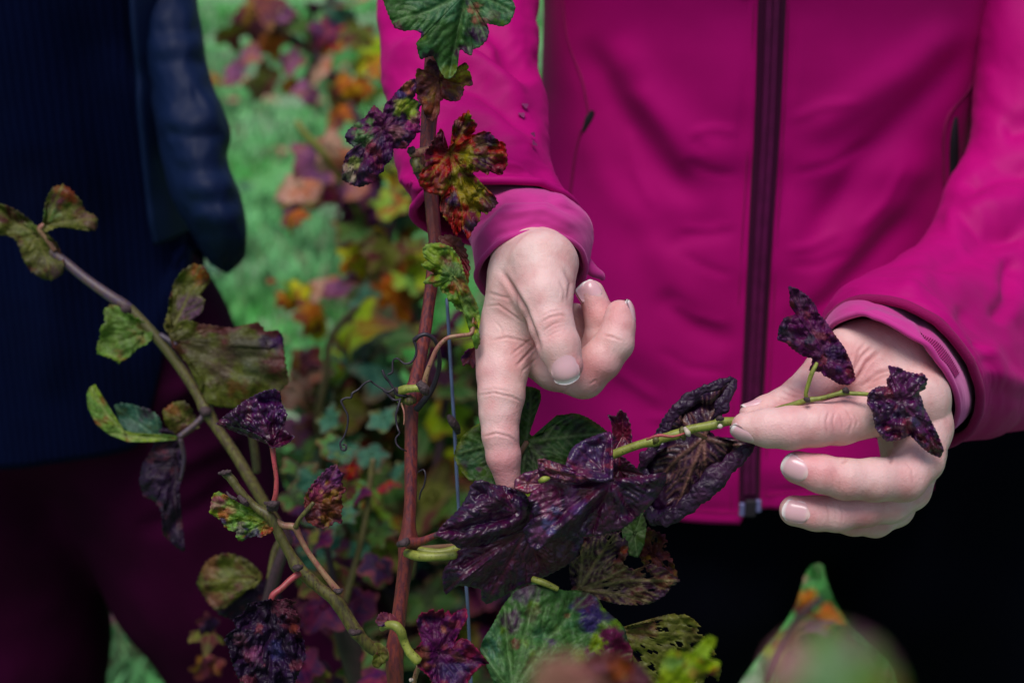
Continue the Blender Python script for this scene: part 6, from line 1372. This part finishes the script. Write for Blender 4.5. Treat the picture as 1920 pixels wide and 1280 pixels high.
leaf([(1085, 1262), (1095, 1240), (1120, 1225), (1150, 1222), (1180, 1232), (1205, 1250), (1225, 1280), (1220, 1330), (1150, 1350), (1095, 1320)], (1150, 1300), 'redbrown', fv, d0=0.40, crumple=4, seed=213, teeth=2, step=4, spots=[(1160, 1252, 22, (0.22, 0.06, 0.015), .9), (1110, 1262, 24, (0.12, 0.03, 0.07), .8)], label='rusty brown leaf out of focus')
leaf([(1010, 1240), (1040, 1225), (1080, 1228), (1110, 1250), (1130, 1290), (1090, 1340), (1020, 1340), (990, 1280)], (1060, 1300), 'palepink', fv, d0=0.22, crumple=1.5, seed=214, teeth=2, step=5, spots=[(1060, 1270, 60, (0.20, 0.06, 0.07), .7)], label='reddish leaf tip close to the lens', cup=1)
fn = empty('grape_vine', tuple(P(1570, 1500, 0.19) * np.array([1, 1, 0])), label='very blurred pale green and pink leaf nearest the lens, bottom right', cat='grape vine')
leaf([(1440, 1262), (1452, 1225), (1480, 1198), (1520, 1182), (1560, 1176), (1600, 1182), (1640, 1202), (1670, 1240), (1690, 1290), (1690, 1360), (1640, 1430), (1560, 1460), (1480, 1430), (1440, 1360)], (1570, 1320), 'freshgreen', fn, d0=0.175, crumple=1.2, seed=217, teeth=2, step=6, cup=2, vein=0.1, spots=[(1470, 1240, 50, (0.40, 0.20, 0.24), .9), (1610, 1195, 40, (0.16, 0.05, 0.12), .85), (1670, 1230, 26, (0.14, 0.05, 0.10), .8), (1560, 1280, 60, (0.22, 0.34, 0.20), .8)], label='pale green leaf pink on one side')
c = catmull(np.array([P(1570, 1320, 0.177), P(1575, 1700, 0.20), P(1600, 2400, 0.26) , P(1700, 3000, 0.40)]), 30); e = c[-1] * [1, 1, 0]
c = np.vstack([c, catmull(np.array([c[-1], c[-1] * [1, 1, .5] + [0, .02, 0], e + [0, .03, 0]]), 16)[1:]])
v, f = tube_geo(c, np.linspace(0.0012, 0.016, len(c)), 9); mesh('cane', v, clean(f), M['cane_dark'], fn)

# the row of vines the picture is taken over: unseen foliage below the frame, added to block low light onto the lower jacket
def unseen_near_row():
    rg = np.random.default_rng(77)
    for i, x0 in enumerate((-0.75, -0.25, 0.25, 0.75)):
        b = np.array([x0 + 0.05, 0.42, 0.0])
        lab = ['unseen added vine of the near row, far left end', 'unseen added vine of the near row below the red cane', 'unseen added vine of the near row below the pink sleeve', 'unseen added vine of the near row, far right end'][i]
        vr = empty('grape_vine', tuple(b), label=lab, cat='grape vine', group='unseen vines added along the nearest row')
        c = catmull(np.array([b, b + [0.01, 0.01, 0.3], b + [-0.02, 0, 0.6], b + [0.02, 0.02, 0.78]]), 24)
        v, f = tube_geo(c, np.linspace(0.022, 0.008, 24), 10); mesh('stock', v, clean(f), M['cane_dark'], vr)
        n = 0
        while n < 62:
            x = x0 + rg.uniform(-0.27, 0.27); y = rg.uniform(0.05, 0.62); z = rg.uniform(0.45, 1.05)
            q = np.array([x, y, z]); px, py, d = topx(q)
            if d < 0.12: continue
            r = rg.uniform(0.035, 0.055)
            if py - r / d * FX < 1310: continue
            place(vr, px, py, d, r / d * FX / 1.475, ['deepgreen', 'olive', 'purple', 'teal', 'blackpurple'][rg.integers(5)], rg); n += 1
unseen_near_row()
